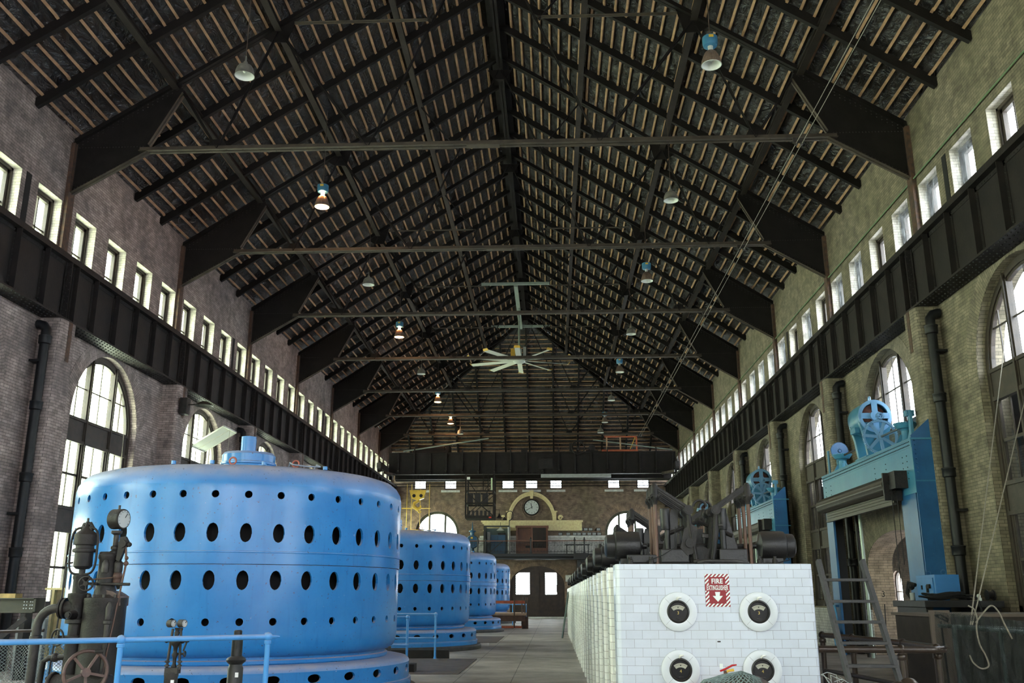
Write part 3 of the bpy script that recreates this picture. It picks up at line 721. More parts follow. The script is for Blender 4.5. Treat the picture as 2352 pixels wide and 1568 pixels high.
# ---------------------------------------------------------------- drain pipes beside the piers
def drain(x, y, s, lab):
    e = empty('drain_pipe', (x, y, 0), label=lab, cat='pipe', group='black cast iron drain pipes')
    pts = [(-s*.22, 0, 7.5), (-s*.18, 0, 7.5), (-s*.07, 0, 7.47), (0, 0, 7.38), (0, 0, 7.2), (0, 0, 0)]
    M().tube(pts, .105, 14).build('pipe', PIPEB, e, smooth=50)
    for z in (7.12, 5.6, 4.0, 2.4): M().lathe([(.105, -.1), (.135, -.08), (.135, .06), (.145, .07), (.145, .1), (.11, .11)], (0, 0, z), 16).build('pipe_collar', PIPEB, e, smooth=50)
    for z in (6.6, 3.2): M().box(min(0, -s*.24), max(0, -s*.24), -.13, .13, z, z + .05).build('pipe_bracket', PIPEB, e)
    return e
for k in (0, 2, 4): drain(XL + .26, T0 + BAY*k - .52, 1, 'black drain pipe on the left wall, %s from the camera' % {0: 'first', 2: 'second', 4: 'third'}[k])
for k in (0, 1, 2, 3): drain(XR - .26, T0 + BAY*k - .52, -1, 'black drain pipe on the right wall, %s from the camera' % ORD[k])

# ---------------------------------------------------------------- hanging lamps
LAMP_ON = emit('lamp_glow', (1.0, .62, .28), 14); REFL = plain('ribbed_reflector', (.30, .22, .17), .3, .3, (.2, .15, .12), 20)
REFL_IN = plain('white_reflector', (.82, .84, .80), .3); REFL_D = plain('grey_reflector', (.24, .23, .20), .45, .2, (.17, .165, .15), 10)
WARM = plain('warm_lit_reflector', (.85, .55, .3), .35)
CORD = plain('hanging_cord', (.06, .04, .03), .7)
BALLAST = plain('blue_lamp_housing', (.045, .17, .30), .35, .1, (.06, .21, .35), 5)
def fluted(r_h, n=36, amp=.008, c=(0,0,0)):
    m = M(); vs = []
    for r, h in r_h:
        for i in range(n*2):
            a = pi*i/n; rr = r + (amp if i % 2 else -amp) * min(1, r / .12); vs.append((c[0] + rr*cos(a), c[1] + rr*sin(a), c[2] + h))
    N2 = 2*n
    m.add(vs, [(j*N2+i, j*N2+(i+1) % N2, (j+1)*N2+(i+1) % N2, (j+1)*N2+i) for j in range(len(r_h)-1) for i in range(N2)]); return m
def lampA(lit):
    e = empty('pendant_lamp')
    M().cyl((0, 0, .42), (0, 0, 2.9), .012, n=6).build('cord', CORD, e)
    m = M(); m.lathe([(0, .42), (.06, .42), (.13, .40), (.165, .38), (.165, .22), (.15, .17), (.12, .16), (0, .16)], n=24); h = m.build('ballast_housing', BALLAST, e, smooth=40)
    M().box(-.05, .05, -.170, -.160, .3, .36).build('rating_plate', YELLOW, h)
    M().cyl((0, 0, .16), (0, 0, .03), .06, .05, 16).build('socket', LAMP_ON if lit else ALU, e, smooth=40)
    fluted([(.07, .05), (.12, .0), (.165, -.09), (.20, -.2), (.215, -.3)]).build('ribbed_reflector', REFL, e)
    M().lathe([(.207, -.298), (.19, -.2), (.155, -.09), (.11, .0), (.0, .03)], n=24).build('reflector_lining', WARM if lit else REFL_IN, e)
    M().torus((0, 0, -.3), .213, .008, n=24).build('rim', ALU, e)
    M().lathe([(0, .0), (.06, -.02), (.08, -.1), (.05, -.19), (0, -.21)], n=12).build('bulb', LAMP_ON if lit else ALU, e, smooth=60)
    if lit:
        l = bpy.data.lights.new('bulb_light', 'POINT'); l.energy = 90; l.color = (1, .55, .25); l.shadow_soft_size = .07
        lo = bpy.data.objects.new('bulb_light', l); COL.objects.link(lo); lo.parent = e; lo.location = (0, 0, -.33)
        l2 = bpy.data.lights.new('bulb_light', 'POINT'); l2.energy = 45; l2.color = (1, .42, .15); l2.shadow_soft_size = .05
        lo = bpy.data.objects.new('bulb_light', l2); COL.objects.link(lo); lo.parent = e; lo.location = (0, -.1, .12)
    return e
def lampB():
    e = empty('pendant_lamp')
    M().cyl((0, 0, .3), (0, 0, 2.6), .01, n=6).build('cord', CORD, e)
    M().lathe([(.0, .30), (.018, .30), (.022, .17), (.045, .15), (.055, .08), (.055, .05)], n=14).build('lamp_neck', REFL_D, e, smooth=50)
    M().lathe([(.05, .085), (.10, .075), (.145, .045), (.18, -.01), (.203, -.09), (.214, -.195), (.224, -.20)], n=28).build('dome_shade', REFL_D, e, smooth=60)
    M().lathe([(.211, -.197), (.198, -.09), (.174, -.012), (.14, .04), (.09, .068), (0, .078)], n=28).build('shade_lining', REFL_IN, e, smooth=60)
    M().ball((0, 0, -.05), .06, 12, 1.2).build('bulb', ALU, e, smooth=60)
    return e
aOn, aOff, bOff = lampA(True), lampA(False), lampB()
used = set()
def lampput(proto, kind, loc, lab):
    if kind in used: o = dup(proto, loc)
    else: used.add(kind); o = proto; o.location = loc
    tag(o, lab, 'lamp', 'lamps hanging from the roof trusses')
    if kind != 'B':
        pass
for i in range(8):
    y = 18.1 + 7.2*i if i < 7 else 67.0
    where = 'counting from the camera'
    if i in (1, 3, 5, 6): lampput(aOn, 'On', (-6.74, y, 12.98), 'glowing orange high-bay lamp with blue top, %s of the lit ones on the left' % ORD[{1:0,3:1,5:2,6:3}[i]])
    elif i != 7: lampput(bOff, 'B', (-6.74, y, 12.88), 'small unlit dome lamp, %s of the dome lamps hanging on the left' % ORD[{0:0,2:1,4:2}[i]])
for i in range(8):
    y = 18.1 + 7.2*i
    if i in (0, 2, 4, 6): lampput(aOff, 'Off', (3.59, y, 12.98), 'unlit high-bay lamp with blue top and ribbed glass, %s of its kind on the right' % ORD[i//2])
    elif i < 7: lampput(bOff, 'B', (3.59, y, 12.88), 'small unlit dome lamp, %s of the dome lamps hanging on the right' % ORD[i//2])
lampput(bOff, 'B', (-6.1, 61.5, 12.2), 'small unlit dome lamp over the bridge crane, left of the middle')
lampput(bOff, 'B', (3.3, 61.4, 12.2), 'small unlit dome lamp over the bridge crane, above the orange guard frame')
for o in [q for q in bpy.data.objects if q.get('label', '').startswith('small unlit dome lamp over the bridge')]: M().cyl((0, 0, 2.55), (0, 0, 3.85), .01, n=6).build('cord_extension', CORD, o)

# ---------------------------------------------------------------- big ceiling fan
fan = empty('ceiling_fan', (-1.54, 44.6, 12.75), label='very large ten-bladed ceiling fan with orange winglets hanging in mid hall', cat='fan')
BLADE = plain('fan_blade', (.66, .68, .60), .4, .2); 
M().cyl((0, 0, .55), (0, 0, 2.75), .05).build('down_rod', GALV, fan)
m = M(); m.lathe([(0, .12), (.22, .12), (.3, .04), (.3, -.04), (.22, -.1), (0, -.12)], n=28); m.build('hub', ALU, fan, smooth=40)
m = M(); m.box(-.12, .12, -.12, .12, .12, .6); m.build('gear_motor', GALV, fan); M().box(-.42, -.2, -.1, .1, .15, .62).build('yellow_control_box', YELLOW, fan); M().box(.2, .34, -.1, .1, .15, .7).build('drive_enclosure', GREY, fan)
for i in range(10):
    a = 2*pi*i/10 + .31; d = Vector((cos(a), sin(a), 0)); t = Vector((-sin(a), cos(a), 0))
    m = M(); p0, p1 = d*.28, d*2.55; w = .12
    vs = [p0 - t*w + Vector((0,0,-.03)), p0 + t*w + Vector((0,0,.03)), p1 + t*w + Vector((0,0,.03)), p1 - t*w + Vector((0,0,-.03))]
    m.add([tuple(v) for v in vs] + [tuple(v + Vector((0,0,.02))) for v in vs], [(0,3,2,1), (4,5,6,7), (0,1,5,4), (1,2,6,5), (2,3,7,6), (3,0,4,7)])
    b = m.build('fan_blade', BLADE, fan)
    q = d*2.55
    m = M(); vs = [q - t*.16, q + t*.16, q + d*.06 + t*.13 + Vector((0,0,.1)), q + d*.06 - t*.13 + Vector((0,0,.1))]
    m.add([tuple(v) for v in vs] + [tuple(v + d*.02) for v in vs], [(0,3,2,1), (4,5,6,7), (0,1,5,4), (1,2,6,5), (2,3,7,6), (3,0,4,7)]); m.build('winglet', ORANGE if False else YELLOW, b)
fm = empty('fan_mount', (0, 0, 0), label='galvanised strut channel frame carrying the big fan between two roof trusses', cat='bracket')
m = M(); m.box(-1.68, -1.5, T0 + 3*BAY, T0 + 4*BAY + .2, 15.55, 15.72); m.build('main_beam', GALV, fm)
for y in (T0 + 3*BAY - .05, T0 + 4*BAY + .1): M().box(-3.2, 0, y - .05, y + .05, 15.62, 15.74).build('cross_channel', GALV, fm)
for sx in (-1, 1):
    for sy in (-1, 1): M().cyl((-1.54 + sx*.2, 44.6, 13.4), (-1.54 + sx*1.5, 44.6 + sy*3.2, 15.6), .008, n=5).build('guy_wire', IRON_G, fm)

# ---------------------------------------------------------------- travelling bridge crane
cr = empty('bridge_crane', (0, 61.5, 0), label='black riveted travelling bridge crane spanning the hall before the far wall', cat='crane')
def cgirder(y, z0, z1, nm):
    m = M(); m.box(-10.85, 8.2, y, y + .02, z0, z1); m.box(-10.85, 8.2, y - .16, y + .18, z0 - .03, z0); m.box(-10.85, 8.2, y - .12, y + .14, z1, z1 + .03); m.box(-10.85, 8.2, y - .02, y, z0, z0 + .12); m.box(-10.85, 8.2, y - .02, y, z1 - .12, z1)
    g = m.build(nm, STEEL, cr)
    pts = []
    for i in range(18):
        x = -10.2 + 1.07*i; m = M(); tall = i % 3 == 1
        m.box(x - .035, x + .035, y - .12, y, z0, z1 + (.33 if tall else 0)); m.ball((x, y - .12, z0 + .2), .09, 8, .6); m.build('stiffener', IRON, g)
        pts += [(x + dx, y - .022, z0 + .15 + .1*j) for dx in (-.09, .09) for j in range(13)]
    pts += [(-10.7 + .12*i, y - .165, z0 - .015) for i in range(156)] + [(-10.7 + .12*i, y - .022, z0 + .06) for i in range(156)]
    M().rivets(pts, (0, -1, 0), .02, .012).build('rivets', RIVET, g)
    return g
cgirder(0, 9.32, 10.72, 'front_girder'); 
m = M(); m.box(-10.85, 8.2, 2.6, 2.62, 9.32, 10.6); m.box(-10.85, 8.2, 2.45, 2.78, 9.29, 9.32); m.build('rear_girder', STEEL, cr)
m = M(); m.box(-10.9, 8.25, 3.1, 3.5, 9.26, 9.4); m.build('drive_walkway', STEEL_D, cr)
for s, x in ((-1, -11.3), (1, 8.15)):
    m = M(); m.box(x - .14, x + .14, -1.2, 3.9, 9.62, 9.95); m.box(x - .02 , x + .02, -1.2, 3.9, 9.95, 10.1)
    for y in (-.9, 3.6): m.cyl((x - .12, y, 9.66), (x + .12, y, 9.66), .28, n=20)
    m.build('end_truck', IRON, cr)
    m = M(); m.bar((x*.985, -.5, 9.4), (x - s*.9, .0, 9.3), .1, .15); m.build('end_bracket', TIE, cr)
M().box(-.85, .1, -.2, -.17, 9.62, 10.3).build('blank_plate', IRON, cr)
M().box(-.7, 3.9, -.35, -.15, 9.03, 9.25).build('grey_cable_tray', GREY, cr)
w = M(); w.torus((1.78, -.35, 10.98), .42, .04, 'y', 32)
for i in range(6): w.bar((1.78, -.35, 10.98), (1.78 + .42*cos(i*pi/3), -.35, 10.98 + .42*sin(i*pi/3)), .06, .05, (0, 1, 0))
w.cyl((1.78, -.5, 10.98), (1.78, .3, 10.98), .07); w.build('gear_wheel', IRON, cr)
m = M(); m.box(1.2, 1.45, -.3, .1, 10.72, 11.3); m.lathe([(0, -.1), (.22, -.1), (.22, .5), (0, .5)], (2.7, 0, 11.0), 18, 'y'); m.box(2.3, 3.1, -.1, .6, 10.72, 10.85); m.box(-2.0, -1.6, 0, .6, 10.72, 11.0); m.build('travel_motor', IRON, cr)
m = M(); m.box(-9.3, -6.9, .3, 2.3, 10.75, 10.95); m.cyl((-9.0, .8, 11.1), (-7.2, .8, 11.1), .28, n=18); m.box(-9.2, -9.0, .4, 2.2, 10.9, 11.4); m.box(-7.1, -6.9, .4, 2.2, 10.9, 11.4); m.build('hoist_trolley', IRON, cr)
m = M(); m.tube([(-9.9, -.05, 10.85), (-4.2, .3, 11.75)], .05, 8); m.build('green_brace_rod', GALV, cr)
m = M(); m.tube([(8.0, -.05, 10.85), (2.8, .3, 11.6)], .04, 8); m.build('green_brace_rod', GALV, cr)
hb = empty('hook_block', (-9.05, 62.9, 8.0), label='yellow crane hook block with two sheave covers and a double hook', cat='crane hook')
m = M(); m.prism([(-.56, .42), (.56, .42), (.42, -.12), (.1, -.24), (-.1, -.24), (-.42, -.12)], lambda x, z: (x, -.14, z), lambda x, z: (x, .14, z)); m.build('sheave_cheek', YELLOW, hb)
for x in (-.24, .24): M().cyl((x, -.155, .04), (x, -.14, .04), .115, n=18).build('sheave_hole', BLACK, hb)
M().tube([(.05, 0, -.2), (.05, 0, -.3), (-.22, 0, -.45), (-.25, 0, -.68), (-.02, 0, -.85), (.2, 0, -.75), (.22, 0, -.6)], [.09, .1, .12, .15, .14, .1, .04], 10).build('hook', YELLOW, hb, smooth=60)
M().tube([(.1, 0, -.8), (.04, 0, -.95), (.1, 0, -1.08), (.22, 0, -1.05), (.26, 0, -.95)], [.05, .05, .055, .04, .02], 8).build('lower_hook', YELLOW, hb, smooth=60)
for x in (-.35, -.1, .1, .35): M().cyl((x, 0, .4), (x, 0, 2.8), .012, n=5).build('hoist_rope', IRON, hb)
cab = empty('crane_operator_cab', (-4.75, 61.5, 0), label='black steel lattice operator cab hanging under the bridge crane', cat='crane cab')
m = M(); 
for x in (-.92, .92):
    for y in (0, 1.7): m.box(x - .05, x + .05, y - .05, y + .05, 6.5, 9.3)
for z in (6.5, 7.35, 8.15): 
    for y in (0, 1.7): m.box(-.92, .92, y - .04, y + .04, z, z + .1)
    for x in (-.92, .92): m.box(x - .04, x + .04, 0, 1.7, z, z + .1)
for y in (0, 1.7): m.bar((-.9, y, 6.6), (.9, y, 8.15), .04, .07, (0, 1, 0)); m.bar((.9, y, 6.6), (-.9, y, 8.15), .04, .07, (0, 1, 0)); m.bar((-.85, y, 9.0), (-.3, y, 8.2), .04, .06, (0, 1, 0)); m.bar((.75, y, 8.8), (.3, y, 8.2), .04, .06, (0, 1, 0))
m.box(.2, .26, 0, .06, 8.2, 9.3); m.box(.52, .58, 0, .06, 8.2, 9.3); m.build('cab_frame', STEEL, cab)
M().box(-.95, .95, -.03, 1.75, 6.42, 6.55).build('cab_floor', STEEL, cab)
for x in (-.85, -.35, .15): M().box(x, x + .38, .3, .6, 7.35, 8.1).build('controller_cabinet', IRON_B, cab)
for i in range(6): M().box(-.8 + .27*i, -.65 + .27*i, .3, .5, 6.6, 6.95).build('resistor_box', IRON_B, cab)
M().box(-.85, -.65, -.08, -.05, 8.95, 9.12).build('white_box', MARBLE, cab); M().box(.74, .84, -.06, -.03, 8.25, 9.05).build('pale_green_conduit', plain('pale_green', (.45, .55, .36), .5), cab)
M().box(.62, .78, -.1, -.04, 6.44, 6.52).build('red_lamp', plain('red_lens', (.6, .05, .03), .3), cab)
sc = empty('guard_frame', (0, 61.7, 0), label='orange timber guard frame standing on top of the bridge crane', cat='frame')
m = M(); m.box(3.35, 5.75, -.15, .0, 10.75, 10.9); m.box(3.55, 5.65, -.1, -.04, 11.72, 11.8); m.build('rail', ORANGE, sc)
for x in (3.7, 4.6, 5.68): M().box(x - .05, x + .05, -.1, -.02, 10.9, 11.78).build('post', PLANK if x < 5 else ORANGE, sc)
M().bar((5.25, -.06, 10.95), (5.6, -.06, 11.75), .05, .06, (0, 1, 0)).build('brace', YELLOW, sc)
# yellow wall ladder next to the crane hook
ld = empty('wall_ladder', (-10.2, 66.9, 0), label='thin yellow caged access ladder standing in the far left corner', cat='ladder')
for x in (0, .28, .8, 1.35): M().cyl((x*1.2 - .2, 0, 6.0), (x*1.2 - .2, 0, 9.3), .022, n=6).build('upright', YELLOW, ld)
for z in (6.02, 7.55): M().box(-.55, 1.5, -.06, .06, z, z + .05).build('hoop', YELLOW, ld)

# ---------------------------------------------------------------- blue generators
def cellring(m, R, zc, h, zl, zu, cnt, w, thick=.06, off=0.0, tilt=0, n=16):
    """one ring of oval holes of size w x h round a drum; cells are cnt equal sectors"""
    da = 2*pi/cnt
    for i in range(cnt):
        ac = off + da*i
        def S(a, z, r=R): return (r*cos(a), r*sin(a), z)
        bd = []
        for k in range(4): bd.append((-.5 + k/4, -.5))
        for k in range(4): bd.append((.5, -.5 + k/4))
        for k in range(4): bd.append((.5 - k/4, .5))
        for k in range(4): bd.append((-.5, .5 - k/4))
        vs, rim, inn = [], [], []
        for (p, q) in bd:
            t = atan2(q, p)
            vs.append(S(ac + p*da, zl + (q+.5)*(zu-zl)))
            a2, z2 = ac + cos(t)*w/2/R, zc + sin(t)*h/2
            rim.append(S(a2, z2)); inn.append(S(a2, z2, R - thick))
        m.add(vs + rim + inn, [(j, (j+1) % n, n+(j+1) % n, n+j) for j in range(n)] + [(n+j, n+(j+1) % n, 2*n+(j+1) % n, 2*n+j) for j in range(n)])
def weld(m):
    idx, vs, mp_ = {}, [], []
    for v in m.v:
        k = (round(v[0], 4), round(v[1], 4), round(v[2], 4))
        if k not in idx: idx[k] = len(vs); vs.append(v)
        mp_.append(idx[k])
    fs = []
    for f in m.f:
        g = [mp_[i] for i in f]; h = [a for a, b in zip(g, g[1:] + g[:1]) if a != b]
        if len(h) >= 3: fs.append(tuple(h))
    m.v, m.f = vs, fs; return m
def rad(seg, n): return n
gen = empty('generator', (-5.13, 15.5, 0))
R = 2.58; NA = 144; hoff = radians(-90 - .9)
m = M()
m.lathe([(2.36, .68), (2.46, .70), (2.53, .75), (2.565, .83), (R, .95), (R, 1.0)], n=NA, a0=hoff - radians(5), a1=hoff - radians(5) + 2*pi)
cellring(m, R, 1.16, .105, 1.0, 1.34, 36, .105, off=hoff, thick=.04)
m.lathe([(R, 1.34), (R, 1.5)], n=NA, a0=hoff - radians(5), a1=hoff - radians(5) + 2*pi)
cellring(m, R, 1.715, .265, 1.5, 1.90, 36, .165, off=hoff, thick=.04)
m.lathe([(R, 1.90), (R, 1.925), (R - .012, 1.93)], n=NA, a0=hoff - radians(5), a1=hoff - radians(5) + 2*pi)
weld(m).build('lower_casing', BLUE, gen, smooth=35)
m = M()
a0 = hoff - radians(5); kw = dict(n=NA, a0=a0, a1=a0 + 2*pi)
R2 = R + .012
m.lathe([(R2 - .02, 1.932), (R2 + .004, 1.935), (R2 + .004, 2.085), (R2 + .018, 2.09), (R2 + .018, 2.105), (R2, 2.11), (R2, 2.16)], **kw)
cellring(m, R2, 2.36, .265, 2.16, 2.56, 36, .165, off=hoff, thick=.04)
m.lathe([(R2, 2.56), (R2, 2.74)], **kw)
cellring(m, R2, 2.89, .105, 2.74, 3.04, 36, .105, off=hoff, thick=.04)
m.lathe([(R2, 3.04), (R2 - .02, 3.14), (R2 - .075, 3.23), (R2 - .16, 3.30), (R2 - .30, 3.345), (R2 - .5, 3.365), (1.2, 3.40), (.46, 3.42)], **kw)
up_ = weld(m).build('upper_casing', BLUE, gen, smooth=35)
m = M(); m.lathe([(.44, 3.40), (.56, 3.41), (.56, 3.47), (.45, 3.50), (.44, 3.62), (.46, 3.63), (.46, 3.66), (.44, 3.67), (.44, 3.79), (.41, 3.83), (.2, 3.85), (0, 3.86)], n=48); hub = m.build('bearing_hub', BLUE, gen, smooth=35)
M().cyl((-.02, 0, 3.84), (-.02, 0, 4.12), .125, n=28).build('shaft_stub', BLUE, hub, smooth=40)
m = M(); m.lathe([(2.40, .56), (2.44, .60), (2.44, .64), (2.40, .655), (2.40, .69)], n=96); m.build('neck_ring', BLUE, gen, smooth=35)
m = M(); kb = dict(n=120, a0=hoff, a1=hoff + 2*pi)
m.lathe([(2.3, .585), (2.68, .58), (2.75, .565), (2.79, .53), (2.80, .50)], **kb)
m2 = M(); cellring(m2, 2.80, .41, .115, .32, .50, 30, .20, off=hoff + radians(6), thick=.04)
m.add(m2.v, m2.f); m.lathe([(2.80, .32), (2.80, .265), (2.83, .26), (2.835, .24), (2.835, .10)], **kb)
weld(m).build('base_ring', BLUE, gen, smooth=35)
M().lathe([(2.8, .14), (2.92, .13), (2.95, .09), (2.95, .0)], n=72).build('plinth', plain('black_painted_plinth', (.03, .03, .033), .6, 0, (.06, .055, .05), 6), gen, smooth=30)
M().lathe([(2.3, .1), (2.3, 3.2), (0, 3.25)], n=48).build('blackout_drum', BLACK, gen)  # black drum added inside so the vent holes look dark
for a in (-78, -52): 
    ex = M(); a_ = radians(a); ex.torus((2.05*cos(a_), 2.05*sin(a_), 3.43), .05, .013, 'y', 16, 6); ex.build('lifting_eye', plain('red_oxide_paint', (.35, .08, .05), .5), gen, smooth=60)
for i, a in enumerate((-100, -88, -66, -44)):
    a_ = radians(a + 3*(i % 2)); M().cyl((2.22*cos(a_), 2.22*sin(a_), 3.36), (2.22*cos(a_), 2.22*sin(a_), 3.41), .035, n=8).build('bolt', BLUE, gen)
m = M(); a_ = radians(-52); tr = lambda da, r, z: (r*cos(a_ + da), r*sin(a_ + da), z)
m.tube([tr(-.09, 2.3, 3.35), tr(-.09, 2.35, 3.40), tr(-.088, 2.47, 3.36), tr(0, 2.49, 3.345), tr(.088, 2.47, 3.36), tr(.09, 2.35, 3.40), tr(.09, 2.3, 3.35)], .012, 6)
m.build('grab_handle', plain('worn_grey_blue_metal', (.22, .25, .32), .5, .3), gen)
gens = [gen] + [dup(gen, (-5.13, 15.5 + 13.73*i, 0)) for i in range(1, 4)]
for g, l in zip(gens, ('huge blue drum generator with rows of oval vent holes, nearest the camera', 'blue drum generator standing directly behind the largest one', 'blue drum generator, third along the hall', 'blue drum generator farthest down the hall, near the main doors')): tag(g, l, 'generator', 'blue generators in a row')

# steel floor gratings between the generators
GRATE = brickmat('chequered_floor_plate', (.16, .11, .085), (.12, .085, .07), (.05, .04, .035), bw=.09, bh=.045, ms=.006, rough=.5)
for i, (y0, y1) in enumerate(((19.5, 24.2), (32.6, 37.6), (46.4, 51.2))):
    tag(M().box(-4.9, -1.9, y0, y1, .0, .012).build('floor_plate', GRATE), 'brown chequered steel floor plate, %s along the aisle beside the blue generators' % ORD[i], 'floor plate')

# ---------------------------------------------------------------- railings built from pipe
def ball_joint(m, p, r=.045): m.ball(p, r, 14)
def blue_railing(name, pts, posts, z, lab, mid=None, r=.026, mat=BLUE_RAIL, foot=True, group=None):
    e = empty(name, (0, 0, 0), label=lab, cat='railing', group=group)
    M().tube([(x, y, z) for x, y in pts], r, 12).build('top_rail', mat, e, smooth=60)
    if mid: M().tube([(x, y, mid) for x, y in pts], r*.9, 12).build('middle_rail', mat, e, smooth=60)
    for x, y in posts:
        m = M(); m.cyl((x, y, 0), (x, y, z), r, n=14); m.lathe([(r, -.075), (r*1.35, -.07), (r*1.35, -.04), (r*1.1, -.035)], (x, y, z), 14); ball_joint(m, (x, y, z), r*1.8)
        if mid: ball_joint(m, (x, y, mid), r*1.6)
        if foot: m.lathe([(r*2.6, 0), (r*2.6, .012), (r*1.3, .02), (r*1.3, .06)], (x, y, 0), 16)
        m.build('post', mat, e, smooth=50)
    return e
e = blue_railing('pipe_railing', [(-5.6, 9.03), (-3.14, 10.59)], [(-4.42, 9.78), (-3.14, 10.59)], 1.07, 'blue pipe railing crossing in front of the nearest blue generator', r=.028)
M().cyl((-3.14, 10.59, 1.07), (-3.03, 10.66, 1.07), .028, .006, 12).build('pointed_end', BLUE_RAIL, e, smooth=40)
blue_railing('pipe_railing', [(-4.6, 24.05), (-2.93, 24.05)], [(-2.93, 24.05)], 1.07, 'far pale blue two-bar pipe railing at the back edge of the first floor plate', mid=.5)
blue_railing('pipe_railing', [(-4.6, 20.6), (-3.11, 20.6)], [(-3.11, 20.6)], 1.07, 'darker blue two-bar pipe railing at the front edge of the first floor plate', mid=.5)
blue_railing('pipe_railing', [(-2.9, 52.5), (-1.45, 52.5), (-1.45, 50.2)], [(-2.2, 52.5), (-1.45, 52.5), (-1.45, 50.2)], 1.07, 'small blue pipe railing behind the orange cart near the main doors', mid=.5)
tag(M().box(-4.5, -2.62, 24.35, 24.5, 0, .2).build('steel_angle', STEEL), 'short black steel channel lying behind the far blue railing', 'steel channel')
tag(M().box(-3.2, -2.85, 19.9, 20.3, 0, .16).build('steel_angle', STEEL), 'short black steel block at the foot of the darker blue railing', 'steel block')
# gauge pipe and post half hidden beside the second generator
e = empty('valve_stand', (-3.95, 22.6, 0), label='small grey valve stand between the first and second generators', cat='valve')
M().box(-.06, .06, -.06, .06, 0, .75).build('pedestal', IRON_G, e); m = M(); m.cyl((0,0,.7), (0,0,1.42), .03); m.ball((0,0,1.0), .06); m.cyl((0,0,1.1), (.2,0,1.1), .02); m.build('valve_stem', IRON, e)
M().torus((.0, 0, 1.42), .07, .012, 'x').build('hand_wheel', IRON, e)
def post_stub(x, y, lab):
    e = empty('drain_post', (x, y, 0), label=lab, cat='post')
    M().lathe([(.085, 0), (.085, .72), (.075, .74), (.07, .80)], n=18).build('lower_tube', IRON_B, e, smooth=40)
    M().lathe([(.07, .76), (.105, .79), (.11, .81), (.10, .83), (.062, .85), (.06, 1.03), (.075, 1.04), (.075, 1.06), (.045, 1.07), (.045, 1.12), (.035, 1.13), (0, 1.13)], n=18).build('upper_tube', IRON_B, e, smooth=40)
    return e
e = post_stub(-3.58, 10.9, 'black stepped tube post with a collar in front of the nearest generator')
M().box(.03, .065, -.095, -.08, .63, .68).build('paper_label', plain('paper_label', (.8, .8, .8), .7), e)
post_stub(-3.7, 21.6, 'black tube post standing behind the darker blue railing')

# small two-dial gauge set
DIAL = plain('dial_face', (.42, .44, .44), .5)
def dialset(e, c, r, d, face_dir, bodymat=IRON_G, name='gauge', needle=True):
    m = M(); fx, fy = face_dir; c = Vector(c); f = Vector((fx, fy, 0)).normalized()
    m.cyl(c - f*d, c, r, n=24); g = m.build(name, bodymat, e, smooth=40)
    m = M(); m.cyl(c, c + f*.012, r, r*.97, 24); m.build('bezel', bodymat, g, smooth=40)
    M().cyl(c + f*.013, c + f*.015, r*.86, n=24).build('dial', DIAL, g)
    if needle:
        t = f.cross(Vector((0, 0, 1))); a = c + f*.018
        M().bar(a - (t*.4 - Vector((0,0,.45)))*r*.3, a + (t*.45 - Vector((0,0,.6)))*r*-.9, .006, .004, f).build('needle', BLACK, g)
        m = M()
        for i in range(11):
            an = radians(-130 + 26*i); v = t*sin(an) + Vector((0,0,1))*cos(an); m.bar(a + v*r*.68, a + v*r*.8, .003, .004, f)
        m.build('scale_marks', BLACK, g, stuff=True)
    return g
e = empty('gauge_column', (-4.08, 10.4, 0), label='slim iron column with two small round gauges, between the big governor and the stepped tube post', cat='gauge')
m = M(); m.lathe([(.07, 0), (.07, .66), (.075, .68), (.075, .71)], (-.03, 0, 0), 16); m.box(-.09, .05, -.05, .05, .70, .76); m.build('column', IRON_G, e, smooth=40)
M().box(.0, .035, -.082, -.07, .6, .64).build('paper_label', plain('paper_label', (.8, .8, .8), .7), e)
for x in (-.09, .05): 
    m = M(); m.cyl((x, 0, .74), (x*.65, 0, 1.16), .014, n=10)
    for z in (.78, .82): m.lathe([(.015, -.012), (.026, -.008), (.026, .008), (.015, .012)], (x*.97, 0, z), 10)
    m.build('gauge_pipe', IRON_G, e, smooth=50)
m = M(); m.lathe([(.018, .74), (.03, .77), (.018, .8), (.02, .86), (.034, .89), (.02, .92), (.024, .97), (.05, 1.0), (.055, 1.03), (.045, 1.06), (.02, 1.08), (.028, 1.12), (.018, 1.14), (.03, 1.17)], (-.01, 0, 0), 14)
m.cyl((-.11, 0, 1.035), (.13, 0, 1.035), .016, n=8); m.cyl((0, 0, 1.155), (.05, 0, 1.155), .014, n=8); m.ball((-.115, 0, 1.035), .024, 8); m.ball((.06, 0, 1.035), .03, 8); m.cyl((.02, 0, .9), (.09, 0, .9), .012, n=8); m.torus((.1, -.01, .9), .028, .007, 'x', 12, 6)
m.build('valve_body', IRON, e, smooth=50)
M().bar((.12, -.02, 1.04), (.085, -.02, .93), .014, .014).build('lever', IRON_G, e)
for x in (-.075, .045): dialset(e, (x + .02, -.02, 1.215), .042, .06, (1.0, -.5))

